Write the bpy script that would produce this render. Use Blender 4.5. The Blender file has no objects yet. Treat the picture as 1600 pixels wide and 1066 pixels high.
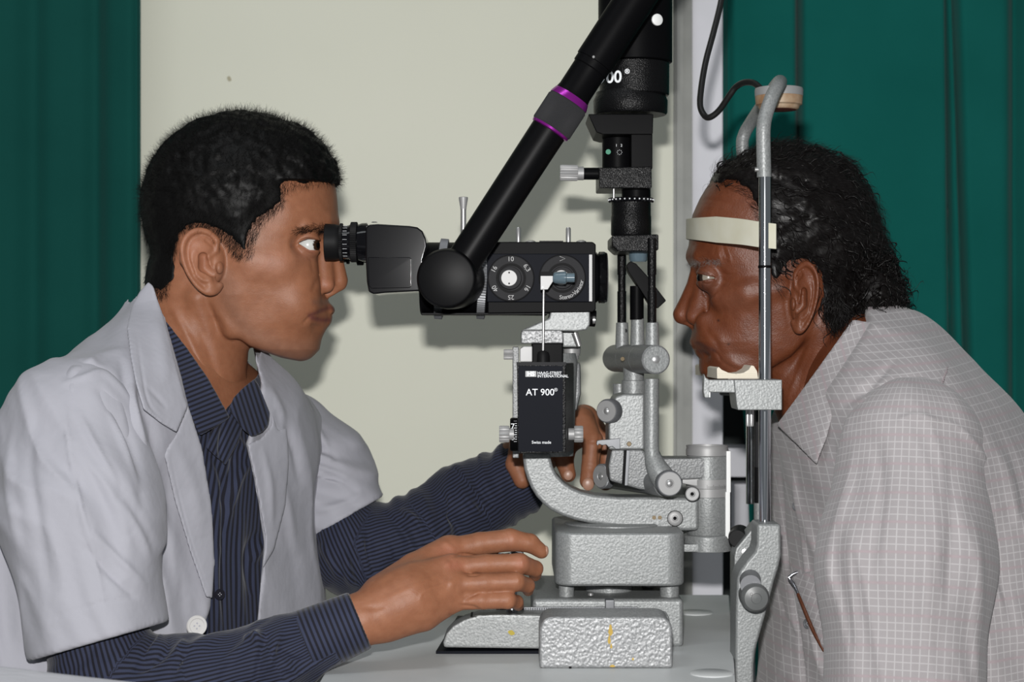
import bpy, bmesh, math, random
import numpy as np
from mathutils import Vector, Matrix

random.seed(4); rng = np.random.default_rng(4)
sc = bpy.context.scene
COL = sc.collection
R = math.radians

# ------------------------------------------------------------------ camera, world, lights, exposure
F = 2925.0            # focal length in pixels of the 1600 wide frame
ZC = 1.05             # lens height
D0 = 1.70             # distance of the two heads and of the instrument's axis
S = D0 / F            # metres per pixel there
cam = bpy.data.objects.new('camera', bpy.data.cameras.new('camera')); COL.objects.link(cam)
cam.data.sensor_width = 36.0; cam.data.lens = 36.0 * F / 1600.0
cam.location = (0, 0, ZC); cam.rotation_euler = (R(90), 0, 0)
cam.data.clip_start = 0.05
cam.data.dof.use_dof = True; cam.data.dof.focus_distance = 1.60; cam.data.dof.aperture_fstop = 11
sc.camera = cam
sc.view_settings.view_transform = 'Standard'; sc.view_settings.look = 'None'
sc.view_settings.gamma = 1.0; sc.view_settings.exposure = 0.0
sc.view_settings.use_curve_mapping = False
w = bpy.data.worlds.new('World'); sc.world = w; w.use_nodes = True
w.node_tree.nodes['Background'].inputs[0].default_value = (0.80, 0.86, 0.90, 1)
w.node_tree.nodes['Background'].inputs[1].default_value = 0.165
def area(name, loc, rot, sx, sy, energy, col):
    l = bpy.data.lights.new(name, 'AREA'); l.shape = 'RECTANGLE'; l.size = sx; l.size_y = sy
    l.energy = energy; l.color = col
    o = bpy.data.objects.new(name, l); COL.objects.link(o); o.location = loc; o.rotation_euler = rot
    return o
area('camera_flash', (-0.012, 0.02, ZC + 0.105), (R(90), 0, 0), 0.035, 0.02, 27.0, (1.0, 0.985, 0.97))
area('ceiling_lamp', (-0.5, 0.9, 2.55), (0, 0, 0), 1.2, 0.3, 7.0, (0.93, 0.98, 1.0))

# ------------------------------------------------------------------ coordinates
def P(px, py, D=D0):
    return Vector(((px - 800) * D / F, D, ZC - (py - 533) * D / F))
def sp(D): return D / F
def proj(v):
    v = np.asarray(v, dtype=np.float64)
    return 800 + v[:, 0] * F / v[:, 1], 533 - (v[:, 2] - ZC) * F / v[:, 1]

# ------------------------------------------------------------------ materials
def mat(name, color, rough=0.5, metal=0.0, bump=None, spec=0.4, var=None, sheen=0, coat=0, sss=0, attr=None, trans=0):
    m = bpy.data.materials.new(name); m.use_nodes = True
    nt = m.node_tree; N = nt.nodes; L = nt.links; b = N['Principled BSDF']
    b.inputs['Base Color'].default_value = (*color, 1)
    b.inputs['Roughness'].default_value = rough; b.inputs['Metallic'].default_value = metal
    b.inputs['Specular IOR Level'].default_value = spec
    b.inputs['Coat Weight'].default_value = coat
    b.inputs['Sheen Weight'].default_value = sheen
    b.inputs['Transmission Weight'].default_value = trans
    tc = N.new('ShaderNodeTexCoord')
    if sss:
        b.inputs['Subsurface Weight'].default_value = sss
        b.inputs['Subsurface Radius'].default_value = (1.0, 0.35, 0.2)
        b.inputs['Subsurface Scale'].default_value = 0.004
    src = None
    if attr:
        a = N.new('ShaderNodeAttribute'); a.attribute_name = attr; src = a.outputs['Color']
        L.new(src, b.inputs['Base Color'])
    if var:   # (scale, second colour, contrast)
        n = N.new('ShaderNodeTexNoise'); n.inputs['Scale'].default_value = var[0]; n.inputs['Detail'].default_value = 4
        L.new(tc.outputs['Object'], n.inputs['Vector'])
        r = N.new('ShaderNodeMapRange'); r.inputs[1].default_value = 0.5 - var[2]; r.inputs[2].default_value = 0.5 + var[2]
        L.new(n.outputs['Fac'], r.inputs[0])
        mx = N.new('ShaderNodeMix'); mx.data_type = 'RGBA'
        L.new(r.outputs[0], mx.inputs[0])
        if src: 
            mx.blend_type = 'MULTIPLY'; L.new(src, mx.inputs[6]); mx.inputs[7].default_value = (*var[1], 1)
        else:
            mx.inputs[6].default_value = (*color, 1); mx.inputs[7].default_value = (*var[1], 1)
        L.new(mx.outputs[2], b.inputs['Base Color'])
    if bump:  # list of (kind, scale, strength, distance)
        prev = None
        for kind, scl, st, dist in bump:
            if kind == 'noise':
                n = N.new('ShaderNodeTexNoise'); n.inputs['Scale'].default_value = scl; n.inputs['Detail'].default_value = 3; o = n.outputs['Fac']
            elif kind == 'voro':
                n = N.new('ShaderNodeTexVoronoi'); n.feature = 'SMOOTH_F1'; n.inputs['Scale'].default_value = scl; o = n.outputs['Distance']
            L.new(tc.outputs['Object'], n.inputs['Vector'])
            bp = N.new('ShaderNodeBump'); bp.inputs['Strength'].default_value = st; bp.inputs['Distance'].default_value = dist
            L.new(o, bp.inputs['Height'])
            if prev: L.new(prev, bp.inputs['Normal'])
            prev = bp.outputs[0]
        L.new(prev, b.inputs['Normal'])
    return m

def stripe_mat(name, base, line, period, duty, axis2=False, rough=0.8, weave=1800.0, line2=None):
    """thin lines along attribute suv.x (and suv.y when axis2): woven shirt cloth"""
    m = mat(name, base, rough, sheen=0.15, spec=0.2)
    nt = m.node_tree; N = nt.nodes; L = nt.links; b = N['Principled BSDF']
    a = N.new('ShaderNodeAttribute'); a.attribute_name = 'suv'
    sx = N.new('ShaderNodeSeparateXYZ'); L.new(a.outputs['Vector'], sx.inputs[0])
    def lines(sock, per, du):
        d = N.new('ShaderNodeMath'); d.operation = 'DIVIDE'; L.new(sock, d.inputs[0]); d.inputs[1].default_value = per
        f = N.new('ShaderNodeMath'); f.operation = 'PINGPONG'; L.new(d.outputs[0], f.inputs[0]); f.inputs[1].default_value = 0.5
        r = N.new('ShaderNodeMapRange'); r.interpolation_type = 'SMOOTHSTEP'
        r.inputs[1].default_value = du * 0.5 - 0.05; r.inputs[2].default_value = du * 0.5 + 0.05
        r.inputs[3].default_value = 1; r.inputs[4].default_value = 0
        L.new(f.outputs[0], r.inputs[0]); return r.outputs[0]
    l1 = lines(sx.outputs[0], period, duty)
    if axis2:
        l2 = lines(sx.outputs[1], period, duty)
        mx0 = N.new('ShaderNodeMath'); mx0.operation = 'MAXIMUM'; L.new(l1, mx0.inputs[0]); L.new(l2, mx0.inputs[1]); l1 = mx0.outputs[0]
    mx = N.new('ShaderNodeMix'); mx.data_type = 'RGBA'; L.new(l1, mx.inputs[0])
    mx.inputs[6].default_value = (*base, 1); mx.inputs[7].default_value = (*line, 1)
    out = mx.outputs[2]
    if line2:
        l3 = lines(sx.outputs[1], period * 4, duty * 0.6)
        m2 = N.new('ShaderNodeMix'); m2.data_type = 'RGBA'; L.new(l3, m2.inputs[0]); L.new(out, m2.inputs[6]); m2.inputs[7].default_value = (*line2, 1); out = m2.outputs[2]
    L.new(out, b.inputs['Base Color'])
    tc = N.new('ShaderNodeTexCoord'); n = N.new('ShaderNodeTexNoise'); n.inputs['Scale'].default_value = 55; n.inputs['Detail'].default_value = 5
    L.new(tc.outputs['Object'], n.inputs['Vector'])
    bp = N.new('ShaderNodeBump'); bp.inputs['Strength'].default_value = 0.35; bp.inputs['Distance'].default_value = 0.003
    L.new(n.outputs['Fac'], bp.inputs['Height']); L.new(bp.outputs[0], b.inputs['Normal'])
    return m

M = {}
M['hammer'] = mat('hammered_silver_paint', (0.29, 0.30, 0.30), 0.45, 0.25, [('voro', 520, 0.20, 0.0010), ('noise', 900, 0.15, 0.0006)], var=(650, (0.22, 0.23, 0.23), 0.12))
M['hammer_dark'] = mat('hammered_grey_paint', (0.20, 0.205, 0.205), 0.45, 0.25, [('voro', 620, 0.22, 0.0010)], var=(900, (0.15, 0.155, 0.16), 0.12))
M['stained'] = mat('stained_hammered_silver_paint', (0.33, 0.335, 0.34), 0.42, 0.25, [('voro', 420, 0.40, 0.0016), ('noise', 700, 0.2, 0.001)], var=(500, (0.22, 0.225, 0.23), 0.14))
M['black'] = mat('black_satin_enamel', (0.003, 0.003, 0.0035), 0.45, 0, [('noise', 1500, 0.1, 0.0004)], spec=0.045)
M['blackgloss'] = mat('black_gloss_enamel', (0.004, 0.004, 0.005), 0.10, 0, spec=0.22)
M['blackmatt'] = mat('black_anodised_metal', (0.003, 0.003, 0.0035), 0.40, 0, [('noise', 2500, 0.1, 0.0003)], spec=0.08)
M['blackwrinkle'] = mat('black_crackle_paint', (0.004, 0.004, 0.0045), 0.36, 0, [('voro', 1100, 0.5, 0.0008)], spec=0.18)
M['rubber'] = mat('black_rubber', (0.006, 0.006, 0.0065), 0.55, 0, spec=0.14)
M['plateblack'] = mat('black_face_plate', (0.005, 0.006, 0.010), 0.5, 0.0, spec=0.05)
M['dialgrey'] = mat('dark_grey_dial', (0.030, 0.030, 0.032), 0.6, 0.0, spec=0.08)
M['steel'] = mat('brushed_steel', (0.50, 0.50, 0.50), 0.32, 0.75)
M['satin'] = mat('satin_aluminium', (0.33, 0.33, 0.33), 0.5, 0.3)
M['ringgrey'] = mat('grey_knurled_ring', (0.17, 0.175, 0.185), 0.45, 0.4)
M['chrome'] = mat('chrome', (0.62, 0.64, 0.67), 0.09, 1.0)
M['brass'] = mat('dull_brass', (0.16, 0.12, 0.07), 0.5, 0.4)
M['purple'] = mat('purple_anodised_ring', (0.26, 0.016, 0.27), 0.25, 0.6)
M['whiteprint'] = mat('white_print', (0.78, 0.80, 0.82), 0.6, 0)
M['greyprint'] = mat('grey_print', (0.42, 0.42, 0.42), 0.6, 0)
M['green'] = mat('green_dot', (0.01, 0.22, 0.12), 0.5, 0)
M['whiteplastic'] = mat('white_plastic', (0.80, 0.81, 0.80), 0.4, 0)
M['ivory'] = mat('ivory_plastic_strap', (0.56, 0.55, 0.46), 0.45, 0, var=(40, (0.50, 0.48, 0.37), 0.2))
M['paper'] = mat('cream_paper', (0.72, 0.66, 0.55), 0.9, 0)
M['greyknob'] = mat('grey_plastic_knob', (0.11, 0.115, 0.115), 0.35, 0)
M['prism'] = mat('bluish_prism', (0.10, 0.145, 0.175), 0.15, 0, coat=0.3)
M['bulbdisc'] = mat('yellowed_plastic', (0.26, 0.15, 0.08), 0.5, 0, var=(60, (0.42, 0.32, 0.22), 0.15))
M['glass'] = mat('lens_glass', (0.02, 0.02, 0.025), 0.05, 0, coat=0.5)
M['cable'] = mat('black_cable', (0.012, 0.012, 0.012), 0.4, 0)
M['table'] = mat('grey_laminate', (0.62, 0.64, 0.64), 0.42, 0, var=(14, (0.55, 0.57, 0.57), 0.18))
M['wall'] = mat('cream_wall_paint', (0.79, 0.79, 0.675), 0.75, 0, [('noise', 30, 0.15, 0.002)], var=(2.2, (0.73, 0.735, 0.62), 0.25))
M['jamb'] = mat('grey_metal_jamb', (0.23, 0.235, 0.22), 0.45, 0.3, var=(20, (0.17, 0.175, 0.165), 0.2))
M['whiteframe'] = mat('white_frame_paint', (0.78, 0.78, 0.83), 0.6, 0, [('noise', 60, 0.15, 0.002)], var=(8, (0.68, 0.68, 0.72), 0.2))
M['dustywhite'] = mat('dusty_white_board', (0.36, 0.37, 0.38), 0.6, 0)
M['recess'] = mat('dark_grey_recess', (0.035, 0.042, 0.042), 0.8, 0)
M['floor'] = mat('grey_floor_tiles', (0.22, 0.21, 0.19), 0.5, 0, var=(8, (0.18, 0.17, 0.16), 0.2))
M['curtain_falloff'] = mat('green_curtain_cloth_flash_falloff', (0.004, 0.072, 0.060), 0.85, 0, [('noise', 400, 0.25, 0.001)], spec=0.15, var=(9, (0.003, 0.062, 0.052), 0.25), sheen=0.05)  # same green cloth as the other curtain; flash falloff darkened into its colour
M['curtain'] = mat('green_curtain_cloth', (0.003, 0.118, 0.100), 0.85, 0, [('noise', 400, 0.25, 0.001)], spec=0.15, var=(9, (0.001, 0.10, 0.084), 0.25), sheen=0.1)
M['coat'] = mat('white_cotton_coat', (0.36, 0.36, 0.40), 0.9, 0, [('noise', 1200, 0.12, 0.0006), ('noise', 28, 0.45, 0.005)], spec=0.15, sheen=0.1)
M['thread'] = mat('grey_thread', (0.40, 0.40, 0.44), 0.9)
M['whitecloth'] = mat('white_sheet_cloth', (0.58, 0.58, 0.62), 0.9, 0, [('noise', 60, 0.3, 0.003)])
M['button'] = mat('clear_white_button', (0.60, 0.59, 0.58), 0.25, 0, coat=0.4)
M['darkbutton'] = mat('dark_button', (0.012, 0.012, 0.018), 0.3, 0)
M['navy'] = stripe_mat('navy_striped_cotton', (0.030, 0.036, 0.068), (0.008, 0.008, 0.014), 0.0042, 0.46)
M['check'] = stripe_mat('grey_checked_cotton', (0.325, 0.305, 0.312), (0.44, 0.425, 0.43), 0.0060, 0.13, True, line2=(0.345, 0.285, 0.30))
M['skin'] = mat('skin', (0.4, 0.2, 0.1), 0.50, 0, [('noise', 900, 0.25, 0.0006), ('noise', 260, 0.16, 0.001)], attr='tint', sss=0.10, spec=0.34, var=(130, (0.84, 0.80, 0.78), 0.22))
M['skin_old'] = mat('aged_skin', (0.3, 0.12, 0.06), 0.46, 0, [('noise', 800, 0.3, 0.0008), ('noise', 200, 0.3, 0.0012)], attr='tint', sss=0.08, spec=0.42, var=(110, (0.80, 0.74, 0.70), 0.22))
M['nail'] = mat('fingernail', (0.36, 0.20, 0.14), 0.35, 0)
M['eye'] = mat('eye', (0.5, 0.5, 0.45), 0.25, 0, attr='tint', spec=0.3)
M['hair'] = mat('black_hair', (0.0030, 0.0028, 0.0027), 0.5, 0, spec=0.15)
M['hair_old'] = mat('dark_brown_dyed_hair', (0.0045, 0.0034, 0.0032), 0.42, 0, spec=0.25)
M['greyhair'] = mat('grey_hair', (0.22, 0.20, 0.19), 0.5, 0)
M['goldwire'] = mat('spectacle_metal', (0.35, 0.35, 0.38), 0.25, 0.9)
M['brownarm'] = mat('brown_spectacle_arm', (0.10, 0.035, 0.018), 0.3, 0)

# ------------------------------------------------------------------ object helpers
def tag(o, label=None, cat=None, group=None, kind=None):
    if label: o['label'] = label
    if cat: o['category'] = cat
    if group: o['group'] = group
    if kind: o['kind'] = kind
    return o
def empty(name, loc):
    o = bpy.data.objects.new(name, None); COL.objects.link(o); o.location = loc; o.empty_display_size = 0.05
    bpy.context.view_layer.update()
    return o
def link_mesh(name, me, m, parent=None):
    o = bpy.data.objects.new(name, me); COL.objects.link(o)
    if m and not me.materials: me.materials.append(m)
    if parent:
        o.parent = parent; o.matrix_parent_inverse = parent.matrix_world.inverted()
    return o

class MB:
    """collects shapes, then links them as one mesh"""
    def __init__(s): s.bm = bmesh.new()
    def _face(s, vs):
        try: return s.bm.faces.new(vs)
        except ValueError: return None
    def prism(s, poly, y0, y1, skew=(0, 0), top_scale=None):
        """poly: (x,z) world outline, from y0 (near) to y1 (far)"""
        a = [s.bm.verts.new((x, y0, z)) for x, z in poly]
        b = [s.bm.verts.new((x + skew[0], y1, z + skew[1])) for x, z in poly]
        n = len(poly); s._face(a); s._face(b[::-1])
        for i in range(n): s._face([a[i], b[i], b[(i + 1) % n], a[(i + 1) % n]])
        return s
    def ppx(s, pts, D, thick, skew=(0, 0)):
        """outline in photo pixels of its near face, at distance D"""
        return s.prism([((x - 800) * D / F, ZC - (y - 533) * D / F) for x, y in pts], D, D + thick, skew)
    def box(s, x0, x1, y0, y1, z0, z1):
        return s.prism([(x0, z0), (x1, z0), (x1, z1), (x0, z1)], y0, y1)
    def bpx(s, x0, y0, x1, y1, D, thick, skew=(0, 0)):
        return s.ppx([(x0, y0), (x1, y0), (x1, y1), (x0, y1)], D, thick, skew)
    def lathe(s, o, axis, prof, seg=40, caps=True):
        """prof: list of (distance along axis, radius)"""
        o = Vector(o); ax = Vector(axis).normalized()
        u = ax.orthogonal().normalized(); v = ax.cross(u)
        rings = []
        for t, r in prof:
            c = o + ax * t
            rings.append([s.bm.verts.new(c + (u * math.cos(2 * math.pi * i / seg) + v * math.sin(2 * math.pi * i / seg)) * max(r, 1e-5)) for i in range(seg)])
        for a, b in zip(rings, rings[1:]):
            for i in range(seg): s._face([a[i], a[(i + 1) % seg], b[(i + 1) % seg], b[i]])
        if caps: s._face(rings[0][::-1]); s._face(rings[-1])
        return s
    def cyl(s, a, b, r, r2=None, seg=36):
        a = Vector(a); b = Vector(b); return s.lathe(a, b - a, [(0, r), ((b - a).length, r if r2 is None else r2)], seg)
    def knurl(s, a, b, r, n=40, depth=0.06):
        """cylinder with a ribbed rim"""
        a = Vector(a); b = Vector(b); ax = (b - a).normalized(); u = ax.orthogonal().normalized(); v = ax.cross(u)
        rings = []
        for c, k in ((a, 0.93), (a + (b - a) * 0.08, 1), (b - (b - a) * 0.08, 1), (b, 0.93)):
            ring = []
            for i in range(n * 2):
                rr = r * k * (1 - (depth if i % 2 else 0)); t = math.pi * i / n
                ring.append(s.bm.verts.new(c + (u * math.cos(t) + v * math.sin(t)) * rr))
            rings.append(ring)
        for p, q in zip(rings, rings[1:]):
            for i in range(n * 2): s._face([p[i], p[(i + 1) % (2 * n)], q[(i + 1) % (2 * n)], q[i]])
        s._face(rings[0][::-1]); s._face(rings[-1]); return s
    def tube(s, pts, rad, seg=16, caps=True):
        pts = [Vector(p) for p in pts]
        if not hasattr(rad, '__len__'): rad = [rad] * len(pts)
        u = None; rings = []
        for i, p in enumerate(pts):
            t = (pts[min(i + 1, len(pts) - 1)] - pts[max(i - 1, 0)]).normalized()
            u = (t.orthogonal() if u is None else u - t * u.dot(t)).normalized(); v = t.cross(u)
            rings.append([s.bm.verts.new(p + (u * math.cos(2 * math.pi * k / seg) + v * math.sin(2 * math.pi * k / seg)) * rad[i]) for k in range(seg)])
        for a, b in zip(rings, rings[1:]):
            for k in range(seg): s._face([a[k], a[(k + 1) % seg], b[(k + 1) % seg], b[k]])
        if caps: s._face(rings[0][::-1]); s._face(rings[-1])
        return s
    def ball(s, c, r, seg=24, sc_=(1, 1, 1)):
        c = Vector(c)
        res = bmesh.ops.create_uvsphere(s.bm, u_segments=seg, v_segments=seg // 2, radius=r)
        for v in res['verts']: v.co = Vector((v.co.x * sc_[0], v.co.y * sc_[1], v.co.z * sc_[2])) + c
        return s
    def build(s, name, m, parent=None, bevel=0, bseg=2, smooth=True, angle=38, rot=None):
        bm = s.bm
        bmesh.ops.recalc_face_normals(bm, faces=bm.faces[:])
        if bevel:
            es = [e for e in bm.edges if len(e.link_faces) == 2 and e.calc_face_angle(0) > R(30)]
            bmesh.ops.bevel(bm, geom=es, offset=bevel, segments=bseg, profile=0.5, affect='EDGES', clamp_overlap=True)
        for f in bm.faces: f.smooth = smooth
        for e in bm.edges:
            if len(e.link_faces) == 2 and e.calc_face_angle(0) > R(angle): e.smooth = False
        if rot:
            c, ang, axis = rot
            bmesh.ops.rotate(bm, verts=bm.verts[:], cent=c, matrix=Matrix.Rotation(ang, 3, axis))
        me = bpy.data.meshes.new(name); bm.to_mesh(me); bm.free()
        o = link_mesh(name, me, m, parent)
        if bevel and smooth:
            wn = o.modifiers.new('weighted_normals', 'WEIGHTED_NORMAL'); wn.keep_sharp = True; wn.weight = 90
        return o

def spline(pts, n=8):
    """Catmull-Rom through points (tuples of any length)"""
    pts = [tuple(p) for p in pts]
    if len(pts) < 3: return pts
    q = [pts[0]] + pts + [pts[-1]]; out = []
    for i in range(1, len(q) - 2):
        for k in range(n):
            t = k / n; p0, p1, p2, p3 = q[i - 1], q[i], q[i + 1], q[i + 2]
            out.append(tuple(0.5 * (2 * b + (c - a) * t + (2 * a - 5 * b + 4 * c - d) * t * t + (-a + 3 * b - 3 * c + d) * t ** 3) for a, b, c, d in zip(p0, p1, p2, p3)))
    out.append(pts[-1]); return out

def lettering(body, size, loc, parent, m, rot=(R(90), 0, 0), extrude=0.0002, name='lettering', align='CENTER', bold=0.0):
    c = bpy.data.curves.new('t', 'FONT'); c.body = body; c.size = size; c.align_x = align; c.align_y = 'CENTER'
    c.extrude = extrude; c.offset = bold; c.resolution_u = 4
    t = bpy.data.objects.new('t', c); COL.objects.link(t)
    dg = bpy.context.evaluated_depsgraph_get()
    me = bpy.data.meshes.new_from_object(t.evaluated_get(dg)); bpy.data.objects.remove(t); bpy.data.curves.remove(c)
    from mathutils import Euler
    me.transform(Matrix.Translation(Vector(loc)) @ (rot if isinstance(rot, Matrix) else Euler(rot).to_matrix().to_4x4()))
    me.materials.clear()
    return link_mesh(name, me, m, parent)

# ------------------------------------------------------------------ implicit modelling (distance fields -> surface nets)
def smin(a, b, k):
    h = np.clip(0.5 + 0.5 * (b - a) / k, 0, 1); return b + (a - b) * h - k * h * (1 - h)
def smax(a, b, k): return -smin(-a, -b, k)
def ell(p, c, r, rz=None):
    x, y, z = p[0] - c[0], p[1] - c[1], p[2] - c[2]
    if rz: cs, sn = math.cos(rz), math.sin(rz); x, y = x * cs + y * sn, -x * sn + y * cs
    k0 = np.sqrt((x / r[0]) ** 2 + (y / r[1]) ** 2 + (z / r[2]) ** 2) + 1e-9
    k1 = np.sqrt((x / r[0] ** 2) ** 2 + (y / r[1] ** 2) ** 2 + (z / r[2] ** 2) ** 2) + 1e-9
    return k0 * (k0 - 1) / k1
def rc(p, a, b, ra, rb):
    """capsule whose radius runs from ra to rb"""
    ax, ay, az = a; bx, by, bz = b
    dx, dy, dz = bx - ax, by - ay, bz - az; L2 = dx * dx + dy * dy + dz * dz + 1e-12
    x, y, z = p[0] - ax, p[1] - ay, p[2] - az
    t = np.clip((x * dx + y * dy + z * dz) / L2, 0, 1)
    return np.sqrt((x - t * dx) ** 2 + (y - t * dy) ** 2 + (z - t * dz) ** 2) - (ra + (rb - ra) * t)
def chain(p, pts, rad, k=None):
    d = None
    for i in range(len(pts) - 1):
        e = rc(p, pts[i], pts[i + 1], rad[i], rad[i + 1])
        d = e if d is None else (np.minimum(d, e) if not k else smin(d, e, k))
    return d
def poly2(u, v, poly):
    """signed distance to a polygon in the plane, negative inside"""
    n = len(poly); d = np.full(u.shape, 1e9); s = np.ones(u.shape)
    j = n - 1
    for i in range(n):
        ex, ey = poly[j][0] - poly[i][0], poly[j][1] - poly[i][1]
        wx, wy = u - poly[i][0], v - poly[i][1]
        t = np.clip((wx * ex + wy * ey) / (ex * ex + ey * ey + 1e-12), 0, 1)
        d = np.minimum(d, (wx - ex * t) ** 2 + (wy - ey * t) ** 2)
        c1 = v >= poly[i][1]; c2 = v < poly[j][1]; c3 = ex * wy > ey * wx
        flip = (c1 & c2 & c3) | (~c1 & ~c2 & ~c3)
        s = np.where(flip, -s, s); j = i
    return s * np.sqrt(d)
def pline_taper(u, v, pts):
    """distance to a polyline, and a 0..1 fade towards its ends"""
    d = np.full(u.shape, 1e18); s = np.zeros(u.shape); acc = 0.0
    L = [math.hypot(b[0] - a[0], b[1] - a[1]) for a, b in zip(pts, pts[1:])]; tot = sum(L) + 1e-9
    for (a, b, l) in zip(pts, pts[1:], L):
        dx, dy = b[0] - a[0], b[1] - a[1]
        t = np.clip(((u - a[0]) * dx + (v - a[1]) * dy) / (dx * dx + dy * dy + 1e-12), 0, 1)
        e = (u - a[0] - t * dx) ** 2 + (v - a[1] - t * dy) ** 2; m = e < d
        s = np.where(m, (acc + t * l) / tot, s); d = np.where(m, e, d); acc += l
    return np.sqrt(d), np.clip(np.sin(np.pi * s), 0, 1) ** 0.7
def pline(u, v, pts):
    d = np.full(u.shape, 1e18)
    for i in range(len(pts) - 1):
        ax, ay = pts[i][:2]; bx, by = pts[i + 1][:2]
        dx, dy = bx - ax, by - ay
        t = np.clip(((u - ax) * dx + (v - ay) * dy) / (dx * dx + dy * dy + 1e-12), 0, 1)
        d = np.minimum(d, (u - ax - t * dx) ** 2 + (v - ay - t * dy) ** 2)
    return np.sqrt(d)
_T = rng.random((64, 64, 64)).astype(np.float32)
def noise3(x, y, z):
    xi, yi, zi = np.floor(x).astype(int), np.floor(y).astype(int), np.floor(z).astype(int)
    fx, fy, fz = x - xi, y - yi, z - zi
    fx = fx * fx * (3 - 2 * fx); fy = fy * fy * (3 - 2 * fy); fz = fz * fz * (3 - 2 * fz)
    g = lambda a, b, c: _T[(xi + a) & 63, (yi + b) & 63, (zi + c) & 63]
    l = lambda a, b, t: a + (b - a) * t
    return l(l(l(g(0,0,0), g(1,0,0), fx), l(g(0,1,0), g(1,1,0), fx), fy), l(l(g(0,0,1), g(1,0,1), fx), l(g(0,1,1), g(1,1,1), fx), fy), fz) - 0.5

def folds(p, ang, wide, long_, amp, deep=0.09):
    """long soft ridges of cloth running at an angle (degrees, in the side view)"""
    c, s_ = math.cos(R(ang)), math.sin(R(ang))
    al = p[0] * c + p[2] * s_; ac = -p[0] * s_ + p[2] * c
    ac = ac + 0.03 * noise3(al / .08, p[1] / .09, ac / .07)
    n = noise3(ac / wide + 3.1, al / long_ + 7.7, p[1] / deep + 1.3) + .35 * noise3(ac / wide * 2.3, al / long_ * 1.8, p[1] / deep * 1.9)
    return (np.abs(n) * 2 - .45) * amp
_E = [(0,1),(2,3),(4,5),(6,7),(0,2),(1,3),(4,6),(5,7),(0,4),(1,5),(2,6),(3,7)]
def nets(f, lo, hi, h, B=22, slack=1.6, smooth=1):
    lo = np.array(lo, float); hi = np.array(hi, float)
    n = np.ceil((hi - lo) / h).astype(int) + 1
    nb = -(-n // B); G = nb * B + 3
    cen = np.stack(np.meshgrid(*[lo[a] + (np.arange(nb[a]) + 0.5) * B * h for a in range(3)], indexing='ij'), -1).reshape(-1, 3)
    d = np.abs(f((cen[:, 0], cen[:, 1], cen[:, 2])))
    ids = np.stack(np.meshgrid(*[np.arange(nb[a]) for a in range(3)], indexing='ij'), -1).reshape(-1, 3)
    rad = B * h * 0.5 * 1.7321 * slack
    keys, pos, quads = [], [], []
    k = np.arange(B + 1)
    off = np.array([[a & 1, (a >> 1) & 1, (a >> 2) & 1] for a in range(8)])
    for b in ids[d < rad]:
        base = b * B
        I, J, K = np.meshgrid(k + base[0], k + base[1], k + base[2], indexing='ij')
        v = f((lo[0] + I.ravel() * h, lo[1] + J.ravel() * h, lo[2] + K.ravel() * h)).reshape(I.shape)
        s = v < 0
        if s.all() or not s.any(): continue
        cs = [s[o[0]:B + o[0], o[1]:B + o[1], o[2]:B + o[2]] for o in off]
        cnt = sum(c.astype(np.int8) for c in cs); act = (cnt > 0) & (cnt < 8)
        ai, aj, ak = np.nonzero(act)
        if len(ai):
            cv = np.stack([v[ai + o[0], aj + o[1], ak + o[2]] for o in off], 1)
            acc = np.zeros((len(ai), 3)); c = np.zeros(len(ai))
            for p, q in _E:
                m = (cv[:, p] < 0) != (cv[:, q] < 0)
                t = np.where(m, cv[:, p] / np.where(m, cv[:, p] - cv[:, q], 1), 0)
                acc += np.where(m[:, None], off[p] + (off[q] - off[p]) * t[:, None], 0); c += m
            acc /= c[:, None]
            g = np.stack([ai + base[0], aj + base[1], ak + base[2]], 1)
            keys.append(((g[:, 0] + 1) * G[1] + g[:, 1] + 1) * G[2] + g[:, 2] + 1)
            pos.append(lo + (g + acc) * h)
        for ax in range(3):
            sl0 = [slice(0, B)] * 3; sl1 = [slice(0, B)] * 3; sl1[ax] = slice(1, B + 1)
            a0 = s[tuple(sl0)]; a1 = s[tuple(sl1)]
            e = np.stack(np.nonzero(a0 != a1), 1)
            if not len(e): continue
            sg = a0[e[:, 0], e[:, 1], e[:, 2]]; g = e + base
            o1, o2 = (ax + 1) % 3, (ax + 2) % 3
            def key(d1, d2):
                q = g.copy(); q[:, o1] -= d1; q[:, o2] -= d2
                return ((q[:, 0] + 1) * G[1] + q[:, 1] + 1) * G[2] + q[:, 2] + 1
            q = np.stack([key(1, 1), key(0, 1), key(0, 0), key(1, 0)], 1)
            q[~sg] = q[~sg][:, ::-1]; quads.append(q)
    keys = np.concatenate(keys); pos = np.concatenate(pos); quads = np.concatenate(quads)
    o = np.argsort(keys); ks = keys[o]; pos = pos[o]
    ix = np.searchsorted(ks, quads); ix[ix >= len(ks)] = 0
    ok = (ks[ix] == quads).all(1); ix = ix[ok]
    for _ in range(smooth): pos = laplace(pos, ix, 0.5)
    return pos, ix
def laplace(pos, q, f):
    acc = np.zeros_like(pos); c = np.zeros(len(pos))
    for a in range(4):
        b = (a + 1) % 4
        for i, j in ((a, b), (b, a)):
            for x in range(3): acc[:, x] += np.bincount(q[:, i], pos[q[:, j], x], len(pos))
            c += np.bincount(q[:, i], minlength=len(pos))
    return pos + (acc / np.maximum(c, 1)[:, None] - pos) * f
def vnorm(pos, q):
    n = np.cross(pos[q[:, 2]] - pos[q[:, 0]], pos[q[:, 3]] - pos[q[:, 1]])
    out = np.zeros_like(pos)
    for a in range(4):
        for x in range(3): out[:, x] += np.bincount(q[:, a], n[:, x], len(pos))
    return out / (np.linalg.norm(out, axis=1)[:, None] + 1e-12)
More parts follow.
